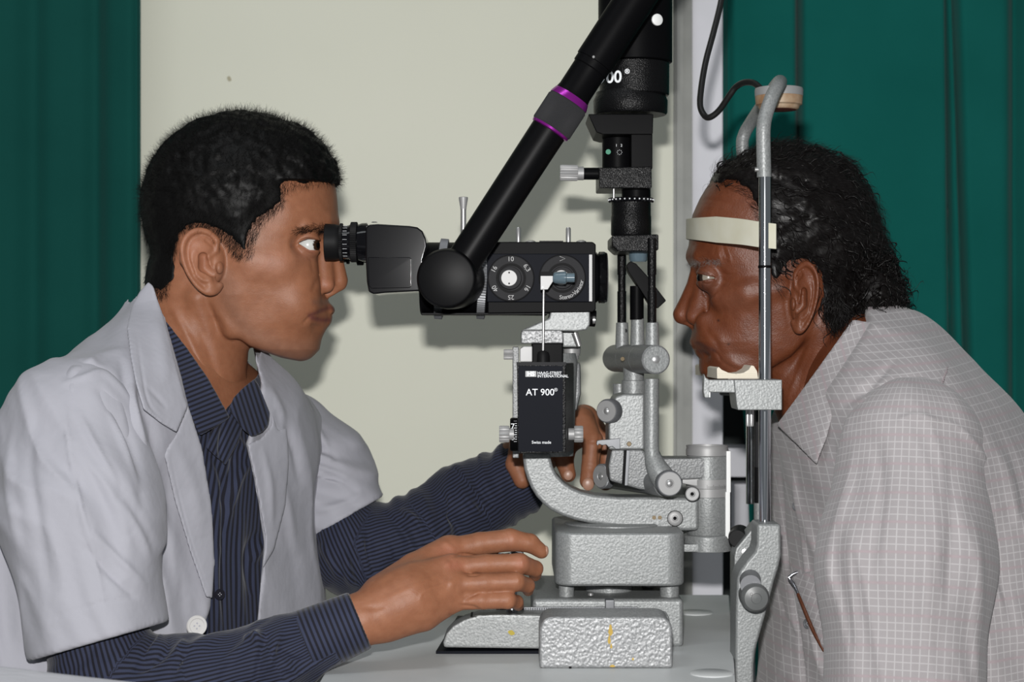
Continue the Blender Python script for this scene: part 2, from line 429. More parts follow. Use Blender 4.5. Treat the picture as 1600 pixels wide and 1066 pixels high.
def mesh_np(name, pos, q, m, parent=None, tint=None, suv=None, smooth=True):
    me = bpy.data.meshes.new(name)
    me.vertices.add(len(pos)); me.vertices.foreach_set('co', np.ascontiguousarray(pos, dtype=np.float32).ravel())
    k = q.shape[1]
    me.loops.add(len(q) * k); me.loops.foreach_set('vertex_index', q.astype(np.int32).ravel())
    me.polygons.add(len(q)); me.polygons.foreach_set('loop_start', np.arange(0, len(q) * k, k, dtype=np.int32))
    me.update(calc_edges=True)
    me.polygons.foreach_set('use_smooth', np.full(len(q), smooth))
    if tint is not None:
        a = me.color_attributes.new('tint', 'FLOAT_COLOR', 'POINT')
        a.data.foreach_set('color', np.concatenate([tint, np.ones((len(tint), 1))], 1).astype(np.float32).ravel())
    if suv is not None:
        a = me.attributes.new('suv', 'FLOAT_VECTOR', 'POINT')
        a.data.foreach_set('vector', np.concatenate([suv, np.zeros((len(suv), 1))], 1).astype(np.float32).ravel())
    me.validate(); 
    return link_mesh(name, me, m, parent)
def keep_largest(pos, q):
    lab = np.arange(len(pos))
    while True:
        m = lab[q].min(1); new = lab.copy()
        for a in range(4): np.minimum.at(new, q[:, a], m)
        new = new[new]
        if (new == lab).all(): break
        lab = new
    best = np.bincount(lab[q[:, 0]]).argmax(); q = q[lab[q[:, 0]] == best]
    u, inv = np.unique(q, return_inverse=True)
    return pos[u], inv.reshape(q.shape)
def sculpt(pos, q, strokes, facing=0.15):
    """press (depth<0) or raise (depth>0) the near side of a surface along traced folds: (points, width px, depth m)"""
    if not strokes: return pos
    n = vnorm(pos, q); u, v = proj(pos)
    front = np.clip((-n[:, 1] + facing) / 0.4, 0, 1)
    d = np.zeros(len(pos))
    for st in strokes:
        pts = spline(st[0], 5) if len(st[0]) > 2 else st[0]
        xs = [p[0] for p in pts]; ys = [p[1] for p in pts]; wd = st[1]
        m = (u > min(xs) - 3 * wd) & (u < max(xs) + 3 * wd) & (v > min(ys) - 3 * wd) & (v < max(ys) + 3 * wd)
        if not m.any(): continue
        dd, tp = pline_taper(u[m], v[m], pts)
        d[m] += st[2] * np.exp(-(dd / wd) ** 2) * tp
    return pos + n * (d * front)[:, None]
def join(parts):
    P_, Q_, o = [], [], 0
    for p, q in parts: P_.append(p); Q_.append(q + o); o += len(p)
    return np.concatenate(P_), np.concatenate(Q_)
def strands(roots, dirs, length, rad, bend=None, curl=0.0, seg=4, wave=None):
    """hair as thin tapering three-sided tubes"""
    n = len(roots); L = np.broadcast_to(length, (n,)); r = np.broadcast_to(rad, (n,))
    dirs = dirs / (np.linalg.norm(dirs, axis=1)[:, None] + 1e-9)
    side = np.cross(dirs, rng.normal(size=(n, 3))); side /= np.linalg.norm(side, axis=1)[:, None] + 1e-9
    side2 = np.cross(dirs, side)
    bend = np.zeros((n, 3)) if bend is None else bend
    ph = rng.random(n) * 6.28; ph2 = rng.random(n) * 6.28
    P_ = []
    for k in range(seg + 1):
        t = k / seg
        c = roots + dirs * (L * t)[:, None] + bend * (t * t * L)[:, None]
        if curl:
            wv = 3.2 if wave is None else wave
            c = c + side * (np.sin(ph + t * wv) - np.sin(ph))[:, None] * (L * curl)[:, None] + side2 * (np.sin(ph2 + t * wv * 1.2) - np.sin(ph2))[:, None] * (L * curl)[:, None]
        rr = r * (1 - t * 0.85)
        for a in range(3):
            an = a * 2.0944
            P_.append(c + (side * math.cos(an) + side2 * math.sin(an)) * rr[:, None])
    P_ = np.stack(P_, 1)  # n, (seg+1)*3, 3
    q = []
    for k in range(seg):
        for a in range(3):
            b = (a + 1) % 3; q.append([k * 3 + a, k * 3 + b, k * 3 + 3 + b, k * 3 + 3 + a])
    q = np.array(q); Q = (q[None] + (np.arange(n) * (seg + 1) * 3)[:, None, None]).reshape(-1, 4)
    return P_.reshape(-1, 3), Q
def sample(pos, q, n, weight=None):
    a = np.linalg.norm(np.cross(pos[q[:, 2]] - pos[q[:, 0]], pos[q[:, 3]] - pos[q[:, 1]]), axis=1)
    if weight is not None: a = a * weight
    i = rng.choice(len(q), n, p=a / a.sum())
    t = rng.random((n, 2)); A, B_, C, D_ = (pos[q[i, k]] for k in range(4))
    x, y = t[:, :1], t[:, 1:]
    return A * (1 - x) * (1 - y) + B_ * x * (1 - y) + C * x * y + D_ * (1 - x) * y, i
# pixel-unit sculpting frame of the heads: (u, v, w) with w towards the camera
def from_head(pos): return np.stack([(pos[:, 0] - 800) * S, D0 - pos[:, 2] * S, ZC - (pos[:, 1] - 533) * S], 1)
def flipq(q): return q[:, ::-1]
def Q(px, py, w_):
    k = D0 / (D0 - w_ * S); return (800 + (px - 800) / k, 533 + (py - 533) / k, w_)
# ================================================================== ROOM
def build_room():
    W = MB(); W.box(-1.6, (1052 - 800) * 2.30 / F, 2.30, 2.42, 0, 2.7); tag(W.build('wall_back', M['wall'], smooth=False), kind='structure')
    x1 = (1052 - 800) * 2.30 / F
    fl = MB(); fl.box(-1.6, 1.8, -0.6, 3.0, -.05, 0); tag(fl.build('floor', M['floor'], smooth=False), kind='structure')
    j = MB(); j.box(x1, (1080 - 800) * 2.32 / F, 2.305, 2.44, 0, 2.7); j.box(x1 + .004, x1 + .012, 2.298, 2.31, 0, 2.7)
    tag(j.build('trim_1', M['jamb'], smooth=False), kind='structure')
    # white post and the window frame beyond
    p_ = MB(); p_.box((1080 - 800) * 2.32 / F, (1128 - 800) * 2.33 / F, 2.315, 2.44, 0, 2.7); tag(p_.build('trim_2', M['whiteframe'], bevel=.003), kind='structure')
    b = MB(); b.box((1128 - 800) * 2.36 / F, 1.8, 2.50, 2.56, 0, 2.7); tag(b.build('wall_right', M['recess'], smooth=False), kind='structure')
    wn = MB(); z = lambda v, D: ZC - (v - 533) * D / F
    X = lambda u, D: (u - 800) * D / F
    wn.box(X(1128, 2.42), X(1300, 2.42), 2.40, 2.48, z(746, 2.40), z(700, 2.40))
    tag(wn.build('trim_3', M['whiteframe'], bevel=.002), kind='structure')
    pn = MB(); pn.box(X(1146, 2.44), X(1290, 2.44), 2.43, 2.47, .02, z(756, 2.43))
    tag(pn.build('trim_4', M['whiteframe'], bevel=.002), kind='structure')

def curtain(name, x0, x1, y, z0, z1, folds, label, edge=None, seed=1, m='curtain', creases=()):
    rs = np.random.default_rng(seed)
    nx, nz = 900, 60
    U = np.linspace(0, 1, nx); Z = np.linspace(z0, z1, nz); pos = np.zeros((nz, nx, 3))
    ph = rs.uniform(0, 6.28, 6)
    for k, zz in enumerate(Z):
        xa, xb = (x0, x1) if edge is None else edge(zz)
        x = xa + (xb - xa) * U
        s_ = (x - x0)
        t = 1.0 + .15 * math.sin(zz * 3 + ph[0])
        yy = y + t * (.014 * np.sin(s_ * folds + ph[1] + .5 * np.sin(s_ * folds * .31 + ph[2])) + .004 * np.sin(s_ * folds * 2.3 + ph[3] + zz * .7))
        for cx_, wd_, dp_, sl_ in creases: yy = yy + dp_ * np.exp(-((x - (cx_ - 800) * y / F - sl_ * (zz - 1.2)) / wd_) ** 2)
        pos[k, :, 0] = x; pos[k, :, 1] = yy; pos[k, :, 2] = zz
    a = pos.reshape(-1, 3); i = np.arange(nz - 1)[:, None] * nx + np.arange(nx - 1)[None]
    q = np.stack([i, i + 1, i + nx + 1, i + nx], -1).reshape(-1, 4)
    o = mesh_np(name, a, q, M[m])
    md = o.modifiers.new('thickness', 'SOLIDIFY'); md.thickness = .0015; md.offset = 1
    tag(o, label, 'curtain'); return o
def build_curtains():
    e = (220 - 800) * 2.23 / F
    curtain('curtain', -1.0, e, 2.23, .03, 2.6, 14, 'green cloth curtain hanging behind the person in the white coat', seed=3, m='curtain_falloff', creases=[(45, .016, .012, .0), (145, .014, .013, .0), (214, .006, .008, 0), (-60, .01, .015, 0)])
    def edge(z):
        v = 533 - (z - ZC) * F / 2.37
        u = np.interp(v, [-900, 300, 600, 700, 830, 1000, 1400], [1128, 1128, 1158, 1167, 1172, 1180, 1190])
        return (u - 800) * 2.37 / F, 1.45
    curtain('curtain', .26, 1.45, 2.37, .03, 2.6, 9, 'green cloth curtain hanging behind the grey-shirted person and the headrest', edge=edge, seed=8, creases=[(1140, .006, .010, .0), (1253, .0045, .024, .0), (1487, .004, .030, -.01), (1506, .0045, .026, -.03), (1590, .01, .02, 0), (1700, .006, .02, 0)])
def wall_mark():
    b = MB(); y = 2.2992; b.ppx([(358 + 3.2 * math.cos(a) * (1 + .3 * math.sin(2 * a)), 123 + 4.2 * math.sin(a)) for a in np.linspace(0, 6, 12)], y, .0006)
    o = b.build('trim_5', mat('tan_scuff', (.45, .42, .30), .8), None, smooth=False); tag(o, kind='structure'); o.parent = bpy.data.objects['wall_back']
build_room(); wall_mark(); build_curtains()
def orient(pos, q):
    c = pos.mean(0); a, b, d = pos[q[:, 0]] - c, pos[q[:, 1]] - c, pos[q[:, 2]] - c
    return q if (a * np.cross(b, d)).sum() > 0 else q[:, ::-1].copy()
def ip(v, rows, k): return np.interp(v, [r[0] for r in rows], [r[k] for r in rows])
def mirror_w(p): return (p[0], p[1], np.abs(p[2]))

def ear_sdf(p, w0=126.0, tilt=0.33):
    """left-side ear in the doctor's pixel frame, centred near (316, 411)"""
    u, v, w_ = p
    base = w0 + (332 - u) * tilt
    q_ = (u, v, (w_ - base) * 1.0)
    fl = (u, v, q_[2] * 2.6)
    plate = chain(fl, [(312, 386, 0), (306, 402, 0), (315, 425, 0), (328, 446, 0)], [22, 22, 17, 12], 6)
    out = [(338, 374, 1), (327, 364, 3), (311, 361, 5), (297, 370, 6), (290, 385, 6), (291, 405, 5), (298, 427, 4), (310, 446, 3), (324, 457, 2), (336, 456, 1), (343, 446, -1)]
    out = spline(out, 3)
    rr = np.interp(np.arange(len(out)), [0, 12, 20, 30], [4.6, 5.2, 4.2, 5.5])
    helix = chain(q_, out, rr)
    d = smin(plate, helix, 3.5)
    d = smin(d, ell(q_, (331, 449, 2), (9, 10, 6)), 4)
    anti = chain(q_, spline([(322, 377, 3), (309, 389, 5), (303, 405, 6), (307, 424, 5), (318, 437, 5), (329, 440, 4)], 3), [3.6] * 16)
    anti2 = chain(q_, [(330, 387, 2), (316, 387, 4), (308, 393, 5)], [2.6, 3, 3.4])
    d = smin(d, anti, 4); d = smin(d, anti2, 4)
    groove = chain(q_, spline([(318, 370, 8), (303, 376, 9), (297, 390, 9), (298, 408, 9), (304, 426, 8)], 3), [3.0] * 13)
    d = smax(d, -groove, 3)
    con = chain(q_, [(319, 402, 5), (320, 418, 3), (331, 427, 1)], [7, 8.5, 6])
    d = smax(d, -con, 3.5)
    d = smax(d, -chain(q_, [(324, 376, 7), (333, 384, 5)], [3, 2.6]), 3)
    crus = chain(q_, [(340, 378, 1), (338, 392, 0), (327, 402, 0)], [4, 3.6, 3]); d = smin(d, crus, 4)
    d = smin(d, ell(q_, (343, 419, 2), (5.5, 9, 6)), 4)
    d = smin(d, ell(q_, (328, 437, 4), (5, 4, 4)), 3)
    d = smax(d, -rc(q_, (333, 425, 8), (337, 426, -22), 4.2, 4.0), 2.5)
    root = ell((u, v, w_), (330, 410, w0 - 16), (19, 34, 16)); 
    return smin(d, root, 5)

# --------------------------------------------------------- the doctor's head (pixel frame)
DF = [(262, 505, 96), (285, 513, 104), (303, 517, 110), (330, 523, 114), (347, 525, 114), (365, 517, 113), (385, 506, 113), (410, 499, 112), (440, 497, 110), (463, 499, 107), (476, 505, 103), (490, 508, 98), (505, 507, 93), (515, 503, 89), (530, 502, 84), (546, 499, 77), (556, 491, 68), (575, 476, 60)]
def doc_head(p, ears=True):
    m = mirror_w(p); u, v, w_ = m
    cran = ell(p, (378, 312, 0), (144, 126, 121)); cran = smin(cran, ell(p, (318, 345, 0), (84, 92, 104)), 30)
    xf = ip(v, DF, 1); wd = ip(v, DF, 2); xm = 395.0
    a = np.where(u > xm, xf - xm, 100.0)
    nn = 2.25
    r = ((np.abs(u - xm) / a) ** nn + (w_ / wd) ** nn) ** (1 / nn)
    face = (r - 1) * np.minimum(a, wd) * 0.95
    jaw = np.interp(u, [280, 335, 352, 368, 400, 440, 470, 486, 500], [440, 470, 506, 524, 546, 559, 565, 566, 562])
    face = smax(face, (v - jaw + w_ * 0.08) * 0.85, 13); face = smax(face, 275 - v, 20)
    d = smin(cran, face, 22)
    # neck
    neck = chain(p, [(318, 440, 0), (302, 520, 0), (282, 620, 0)], [86, 88, 100])
    d = smin(d, neck, 14)
    d = smin(d, rc(m, (322, 468, 82), (352, 640, 22), 15, 12), 14)       # neck muscle
    d = smin(d, ell(p, (372, 603, 0), (10, 15, 13)), 16)                   # larynx
    # brow ridge, temple, cheekbone
    d = smin(d, chain(m, [(511, 350, 12), (505, 352, 42), (484, 356, 74)], [15, 14, 11], 8), 12)
    d = smax(d, -ell(m, (440, 345, 138), (34, 30, 22)), 22)
    d = smin(d, chain(m, [(478, 416, 52), (450, 416, 80), (405, 410, 95)], [17, 20, 14], 8), 28)
    d = smin(d, ell(m, (470, 470, 50), (34, 44, 40)), 24)
    d = smin(d, ell(m, (492, 488, 0), (24, 34, 44)), 14)
    d = smin(d, ell(m, (468, 450, 42), (26, 44, 34)), 20)
    d = smax(d, -ell(m, (425, 485, 124), (26, 34, 18)), 26)
    d = smin(d, ell(m, (372, 510, 70), (14, 18, 16)), 14)                # jaw angle
    # socket
    d = smax(d, -ell(m, (517, 384, 54), (27, 17, 28)), 9)
    d = smax(d, -ell(m, (500, 386, 91), (33, 20, 24)), 9)
    # nose
    nose = chain(p, [(514, 362, 0), (520, 385, 0), (526, 410, 0), (530, 438, 0)], [11, 11, 11, 13.5])
    side = chain(m, [(502, 372, 9), (505, 400, 12), (506, 436, 14)], [14, 16, 19])
    d = smin(d, smin(nose, side, 9), 8)
    d = smin(d, ell(m, (510, 446, 22), (14.5, 13, 12)), 3.5)
    d = smin(d, rc(p, (532, 446, 0), (512, 460, 0), 8, 6), 5)
    d = smax(d, -chain(m, [(497, 432, 35), (495, 447, 36), (501, 459, 33)], [3, 3.5, 3]), 5)
    d = smax(d, -ell(m, (520, 459, 10), (9, 5.5, 5)), 3)
    # lips
    up = chain(m, [(480, 494, 43), (499, 488, 27), (514, 484.5, 10), (516, 485.5, 0)], [3, 5.5, 7, 7.2], 4)
    lo = chain(m, [(480, 496, 42), (497, 499, 25), (508, 499.5, 8), (509, 499.5, 0)], [3, 6, 7.5, 7.5], 4)
    d = smin(d, up, 7); d = smin(d, lo, 7)
    d = smax(d, -chain(m, [(474, 497, 51), (485, 493.5, 44), (503, 491.5, 27), (517, 490.5, 10), (521, 490.5, 0)], [1.3, 1.6, 1.8, 1.8, 1.8]), 3)
    # lids
    e = (486, 386, 58)
    lid = ell(m, e, (22.6, 22.6, 23.8)); d = smin(d, lid, 5)
    ul = (m[0] - 475) * -0.36 + (383.5 - m[1]); ul = np.maximum(ul, 378.2 - m[1] + (m[0] - 488) * 0.05)
    ll = m[1] - (384 + np.clip((m[0] - 475) * 0.64, 0, 10.5))
    op = smax(np.maximum(ul, ll), 475 - m[0], .5)
    op = smax(op, ell(m, e, (27, 27, 28)), 1)
    d = smax(d, -op, .8)
    if ears: d = smin(d, ear_sdf((800 + (u - 800) * 1.045, 533 + (v - 533) * 1.045, w_)), 5)
    return d
def skin_tint(pos, base, strokes, blobs=()):
    """colour of the skin itself: lips, stubble, flush, dark eyelids"""
    u, v = proj(pos); t = np.tile(np.array(base, float), (len(pos), 1))
    for (pts, wd, col, amt) in strokes:
        d = pline(u, v, spline(pts, 5) if len(pts) > 2 else pts)
        a = np.exp(-(d / wd) ** 2) * amt; t = t * (1 - a[:, None]) + np.array(col) * a[:, None]
    for (cx, cy, rx, ry, col, amt) in blobs:
        a = np.exp(-(((u - cx) / rx) ** 2 + ((v - cy) / ry) ** 2)) * amt; t = t * (1 - a[:, None]) + np.array(col) * a[:, None]
    return t

DOC_HAIR = [(560, 100), (560, 284), (519, 286), (497, 284), (483, 285), (476, 291), (462, 285), (446, 284), (437, 290), (440, 303), (441, 317), (428, 330), (408, 345), (398, 362), (393, 380), (390, 402), (378, 404), (370, 388), (358, 377), (345, 371), (334, 364), (318, 357), (300, 359), (287, 372), (281, 392), (281, 418), (279, 440), (268, 452), (252, 464), (236, 458), (180, 440), (180, 100)]
def doc_hair(p):
    u, v, w_ = p
    k = D0 / (D0 - np.clip(np.abs(w_), 0, 125) * S); pu, pv = 800 + (u - 800) * k, 533 + (v - 533) * k
    pd = poly2(pu, pv, DOC_HAIR)
    th = np.interp(-pd, [-5, 0, 8, 30, 60], [0.0, 1.0, 3.0, 7.5, 10])
    th = th * np.interp(v, [170, 300, 340, 400, 460], [1.15, 1.0, 0.6, 0.45, 0.45]) + np.where((u > 440) & (v < 290), 6, 0) * np.clip((u - 440) / 50, 0, 1)
    nz = noise3(u / 12, v / 12, w_ / 12) * 6 + noise3(u / 4, v / 4, w_ / 4) * 1.5
    pd = pd + noise3(u / 5, v / 5, w_ / 5) * 7 + np.clip((v - 315) / 40, 0, 1) * 8
    d = doc_head(p, False) - th - nz * np.clip(th / 12, 0, 1)
    return smax(d, pd * 0.9, 4)

def split_box(u0, u1, v0, v1, w0, w1): return (u0, v0, w0), (u1, v1, w1)
def make_eye(name, e_px, gaze, parent, iris=(0.03, 0.015, 0.008), white=(0.55, 0.56, 0.54), r=20.0):
    """e_px centre in the head frame; gaze unit vector in the head frame"""
    mb = bmesh.new(); bmesh.ops.create_uvsphere(mb, u_segments=48, v_segments=32, radius=1)
    me = bpy.data.meshes.new(name); mb.to_mesh(me); mb.free()
    co = np.zeros(len(me.vertices) * 3); me.vertices.foreach_get('co', co); co = co.reshape(-1, 3)
    g = np.array(gaze, float); g /= np.linalg.norm(g); c = co @ g
    t = np.where((c > 0.86)[:, None], np.array(iris), np.array(white)); t = np.where((c > 0.965)[:, None], 0.003, t)
    co = co * (1 + 0.05 * np.clip((c - 0.85) / 0.15, 0, 1))[:, None]
    w_ = from_head(np.array(e_px) + co * r)
    me.vertices.foreach_set('co', w_.astype(np.float32).ravel())
    a = me.color_attributes.new('tint', 'FLOAT_COLOR', 'POINT')
    a.data.foreach_set('color', np.concatenate([t, np.ones((len(t), 1))], 1).astype(np.float32).ravel())
    for f in me.polygons: f.use_smooth = True
    me.flip_normals(); return link_mesh(name, me, M['eye'], parent)

def hand_chain(p, pts):
    """pts: (px, py, D, radius px)"""
    w3 = [tuple(P(a, b, D)) for a, b, D, r in pts]; rr = [r * sp(D) for a, b, D, r in pts]
    return chain(p, w3, rr, 0.002)
def near_hand(p):
    # right hand over the joystick, back of the hand towards the camera
    palm = hand_chain(p, [(500, 1000, 1.506, 38), (525, 988, 1.507, 43), (565, 968, 1.51, 42), (600, 953, 1.515, 42), (640, 935, 1.52, 45)])
    metas = [hand_chain(p, [(600, 932, 1.53, 36), (650, 895, 1.55, 31), (702, 862, 1.568, 26)]),
             hand_chain(p, [(600, 945, 1.52, 38), (655, 912, 1.53, 33), (705, 888, 1.538, 23)]),
             hand_chain(p, [(600, 960, 1.515, 38), (655, 937, 1.52, 34), (705, 914, 1.526, 22)]),
             hand_chain(p, [(600, 968, 1.515, 32), (660, 955, 1.522, 31), (706, 938, 1.528, 21)])]
    d = palm
    for m_ in metas: d = smin(d, m_, 0.008)
    d = smin(d, hand_chain(p, [(640, 950, 1.535, 36), (720, 925, 1.556, 26), (738, 905, 1.56, 22)]), 0.008)
    fing = [[(702, 862, 1.568, 21), (750, 850, 1.572, 18), (797, 844, 1.574, 17.5), (828, 849, 1.576, 14.5), (846, 862, 1.578, 11.5)],
            [(705, 888, 1.538, 18), (760, 882, 1.540, 15.5), (812, 881, 1.542, 16), (836, 889, 1.556, 12.5), (836, 899, 1.566, 10)],
            [(705, 914, 1.526, 17), (758, 911, 1.527, 14.5), (806, 909, 1.529, 14.5), (824, 915, 1.543, 11.5), (825, 923, 1.553, 9)],
            [(706, 938, 1.528, 16), (752, 939, 1.525, 13.5), (793, 938, 1.527, 13.5), (807, 941, 1.538, 10.5), (810, 946, 1.548, 9)]]
    for f in fing: d = smin(d, hand_chain(p, f), 0.0028)
    th = hand_chain(p, [(625, 925, 1.55, 26), (690, 888, 1.60, 17), (745, 868, 1.605, 13), (792, 863, 1.60, 10.5)])
    return smin(d, th, 0.006)
def far_hand(p):
    # left hand held around the arm behind the tonometer, fingers hanging down
    d = hand_chain(p, [(740, 800, 1.85, 50), (800, 740, 1.84, 44), (850, 690, 1.835, 40), (890, 672, 1.83, 34)])
    fing = [[(880, 690, 1.825, 24), (882, 722, 1.81, 14), (888, 742, 1.805, 12)],
            [(905, 660, 1.822, 26), (926, 688, 1.805, 16), (922, 730, 1.80, 13.5), (918, 752, 1.80, 12.5)],
            [(912, 658, 1.84, 26), (945, 690, 1.835, 15), (949, 730, 1.83, 13), (946, 755, 1.83, 12)],
            [(905, 665, 1.855, 24), (950, 700, 1.86, 13), (955, 735, 1.857, 11), (952, 755, 1.855, 10)]]
    for f in fing: d = smin(d, hand_chain(p, f), 0.004)
    th = hand_chain(p, [(820, 700, 1.81, 26), (806, 725, 1.80, 16), (816, 750, 1.795, 14)])
    return smin(d, th, 0.006)

# --------------------------------------------------------- the patient's head (pixel frame)
PF = [(262, 1130, 92), (290, 1108, 100), (310, 1095, 106), (335, 1083, 110), (355, 1079, 111), (380, 1077, 110), (403, 1076, 109), (418, 1083, 108), (432, 1092, 108), (460, 1101, 107), (490, 1101, 102), (508, 1095, 98), (522, 1089, 94), (534, 1083, 91), (545, 1091, 88), (553, 1098, 85), (564, 1095, 80), (581, 1099, 72), (590, 1105, 66), (610, 1116, 56)]
def pat_head(p, ears=True):
    m = mirror_w(p); u, v, w_ = m
    cran = ell(p, (1228, 350, 0), (128, 112, 114)); cran = smin(cran, ell(p, (1276, 390, 0), (82, 84, 96)), 30)
    xf = ip(v, PF, 1); wd = ip(v, PF, 2); xm = 1200.0
    a = np.where(u < xm, xm - xf, 105.0); nn = 2.25
    r = ((np.abs(u - xm) / a) ** nn + (w_ / wd) ** nn) ** (1 / nn)
    face = (r - 1) * np.minimum(a, wd) * 0.95
    jaw = np.interp(u, [1100, 1112, 1135, 1165, 1195, 1225, 1245, 1300], [592, 598, 598, 592, 578, 560, 540, 500])
    face = smax(face, (v - jaw + w_ * 0.05) * 0.85, 13); face = smax(face, 270 - v, 20)
    d = smin(cran, face, 22)
    d = smin(d, chain(p, [(1262, 480, 0), (1300, 545, 0), (1352, 640, 0)], [78, 76, 88]), 16)
    d = smin(d, chain(p, [(1228, 540, 0), (1262, 620, 0), (1290, 680, 0)], [48, 56, 62]), 16)
    d = smin(d, rc(m, (1282, 500, 78), (1235, 660, 24), 14, 12), 12)
    d = smin(d, chain(m, [(1088, 400, 12), (1096, 402, 42), (1118, 404, 72)], [14, 15, 12], 8), 9)     # brow ridge
    d = smax(d, -ell(m, (1150, 392, 132), (30, 26, 18)), 20)
    d = smin(d, chain(m, [(1122, 464, 60), (1158, 460, 88), (1205, 452, 101)], [18, 18, 12], 8), 14)   # cheekbone
    d = smax(d, -ell(m, (1172, 515, 122), (30, 30, 20)), 22)
    d = smin(d, chain(m, [(1100, 505, 34), (1118, 535, 46), (1138, 560, 50)], [17, 18, 17], 8), 18)    # cheek fold
    d = smin(d, ell(m, (1160, 571, 52), (24, 17, 20)), 16)
    d = smax(d, -ell(m, (1088, 432, 50), (25, 14, 26)), 8)                                             # socket
    nose = chain(p, [(1089, 422, 0), (1084, 445, 0), (1074, 470, 0), (1066, 491, 0)], [10, 11, 12, 14.5])
    side = chain(m, [(1099, 430, 9), (1096, 458, 12), (1090, 488, 14)], [12, 15, 19])
    d = smin(d, smin(nose, side, 9), 8)
    d = smin(d, ell(m, (1084, 495, 22), (14, 13, 12)), 3.5)
    d = smin(d, rc(p, (1064, 496, 0), (1080, 506, 0), 8.5, 6), 5)
    d = smax(d, -chain(m, [(1100, 480, 36), (1101, 495, 37), (1095, 508, 33)], [3, 3.5, 3]), 5)
    d = smax(d, -ell(m, (1072, 508, 10), (8, 5, 5)), 3)
    d = smin(d, ell(m, (1106, 528, 0), (24, 30, 42)), 14)
    up = chain(m, [(1117, 546, 44), (1100, 540, 28), (1089, 535.5, 10), (1087, 536, 0)], [3, 6, 8, 8.5], 4)
    lo = chain(m, [(1117, 548, 43), (1103, 549, 26), (1096, 549, 8), (1095, 549, 0)], [3, 6.5, 8, 8.5], 4)
    d = smin(d, up, 5); d = smin(d, lo, 5)
    d = smax(d, -chain(m, [(1126, 552, 52), (1113, 546, 44), (1098, 543.5, 27), (1084, 542.5, 10), (1078, 542, 0)], [1.6, 1.8, 1.8, 1.8, 1.8]), 3)
    d = smin(d, ell(p, (1112, 575, 0), (18, 17, 26)), 10)                                              # chin ball
    d = smax(d, -ell(m, (1088, 436, 90), (31, 17, 24)), 9)
    e = (1102, 436, 57)
    d = smin(d, ell(m, e, (21.5, 21.5, 23)), 10)
    ul = 432.6 + (m[0] - 1093) * 0.24 - m[1]; ll = m[1] - (440.2 - (m[0] - 1093) * 0.16)
    op = smax(smax(ul, ll, 1.5), m[0] - 1111, 1); op = smax(op, ell(m, e, (27, 27, 28)), 1)
    d = smax(d, -op, 1.2)
    if ears:
        pu, pv = 800 + (u - 800) * 1.043, 533 + (v - 533) * 1.043
        q_ = (316 - (pu - 1257) * 1.55, 411 + (pv - 467) * 0.93, w_ + 10)
        d = smin(d, ear_sdf(q_, 128.0, 0.30) * 0.8, 5)
    return d
PAT_HAIR = [(1040, 150), (1060, 262), (1122, 288), (1135, 283), (1152, 284), (1172, 300), (1183, 325), (1187, 350), (1190, 380), (1196, 405), (1203, 428), (1214, 440), (1222, 425), (1232, 410), (1252, 404), (1272, 408), (1284, 430), (1288, 462), (1290, 495), (1300, 522), (1318, 520), (1338, 498), (1360, 516), (1400, 540), (1480, 520), (1480, 150)]
def pat_hair(p):
    u, v, w_ = p
    k = D0 / (D0 - np.clip(np.abs(w_), 0, 125) * S); pu, pv = 800 + (u - 800) * k, 533 + (v - 533) * k
    pd = poly2(pu, pv, PAT_HAIR)
    th = np.interp(-pd, [-5, 0, 8, 30, 60], [0.0, 1.0, 3.5, 8, 10])
    nz = noise3(u / 20, v / 14, w_ / 16) * 8 + noise3(u / 7, v / 5, w_ / 6) * 2
    pd = pd + noise3(u / 7, v / 7, w_ / 7) * 9
    d = pat_head(p, False) - th - nz * np.clip(th / 10, 0, 1)
    back = chain(p, [(1306, 335, 0), (1338, 400, 0), (1360, 452, 0), (1358, 486, 0)], [38, 48, 42, 26], 14)
    back = smin(back, chain(p, [(1352, 455, -50), (1356, 460, 50)], [40, 40]), 20)
    d = smin(d, back - nz, 12)
    return smax(d, pd * 0.9, 4)
# ------------------------------------------------------------------ clothing fields (metres)
def zrow(v): return ZC - (v - 533) * S
def xcol(u): return (u - 800) * S
def torso_fn(rows, yaw, cap=2.0, nn=2.3):
    rows = sorted([(zrow(v), xcol(u), y, a, b) for v, u, y, a, b in rows])
    zs = [r[0] for r in rows]; c, s_ = math.cos(yaw), math.sin(yaw)
    zz = np.linspace(zs[0], zs[-1], 200); tab = []
    for k in range(1, 5):
        t = np.interp(zz, zs, [r[k] for r in rows]); ker = np.hanning(25); ker /= ker.sum()
        tab.append(np.convolve(np.pad(t, 12, 'edge'), ker, 'valid'))
    def f(p, extra=False):
        x, y, z = p
        cx, cy, a, b = (np.interp(z, zz, t) for t in tab)
        dx, dy = x - cx, y - cy
        n = dx * c - dy * abs(s_) if c > 0 else dx * c - dy * abs(s_)
        l = dx * s_ + dy * c if c > 0 else -dx * abs(s_) - dy * c
        if c > 0: l = dx * abs(s_) + dy * c
        else: l = -dx * abs(s_) + dy * abs(c)
        if extra: return n, l, a, b
        r = ((np.abs(n) / b) ** nn + (np.abs(l) / a) ** nn) ** (1 / nn)
        return smax((r - 1) * np.minimum(a, b) * 0.9, z - cap, .035)
    return f
t3 = lambda px, py, D: tuple(P(px, py, D))
DT = torso_fn([(470, 272, 1.70, .052, .050), (520, 280, 1.70, .060, .055), (560, 275, 1.70, .085, .068), (620, 258, 1.70, .130, .088), (700, 240, 1.70, .166, .106), (850, 220, 1.70, .176, .112), (1100, 205, 1.70, .20, .13), (1300, 200, 1.70, .20, .14)], R(33), zrow(578))
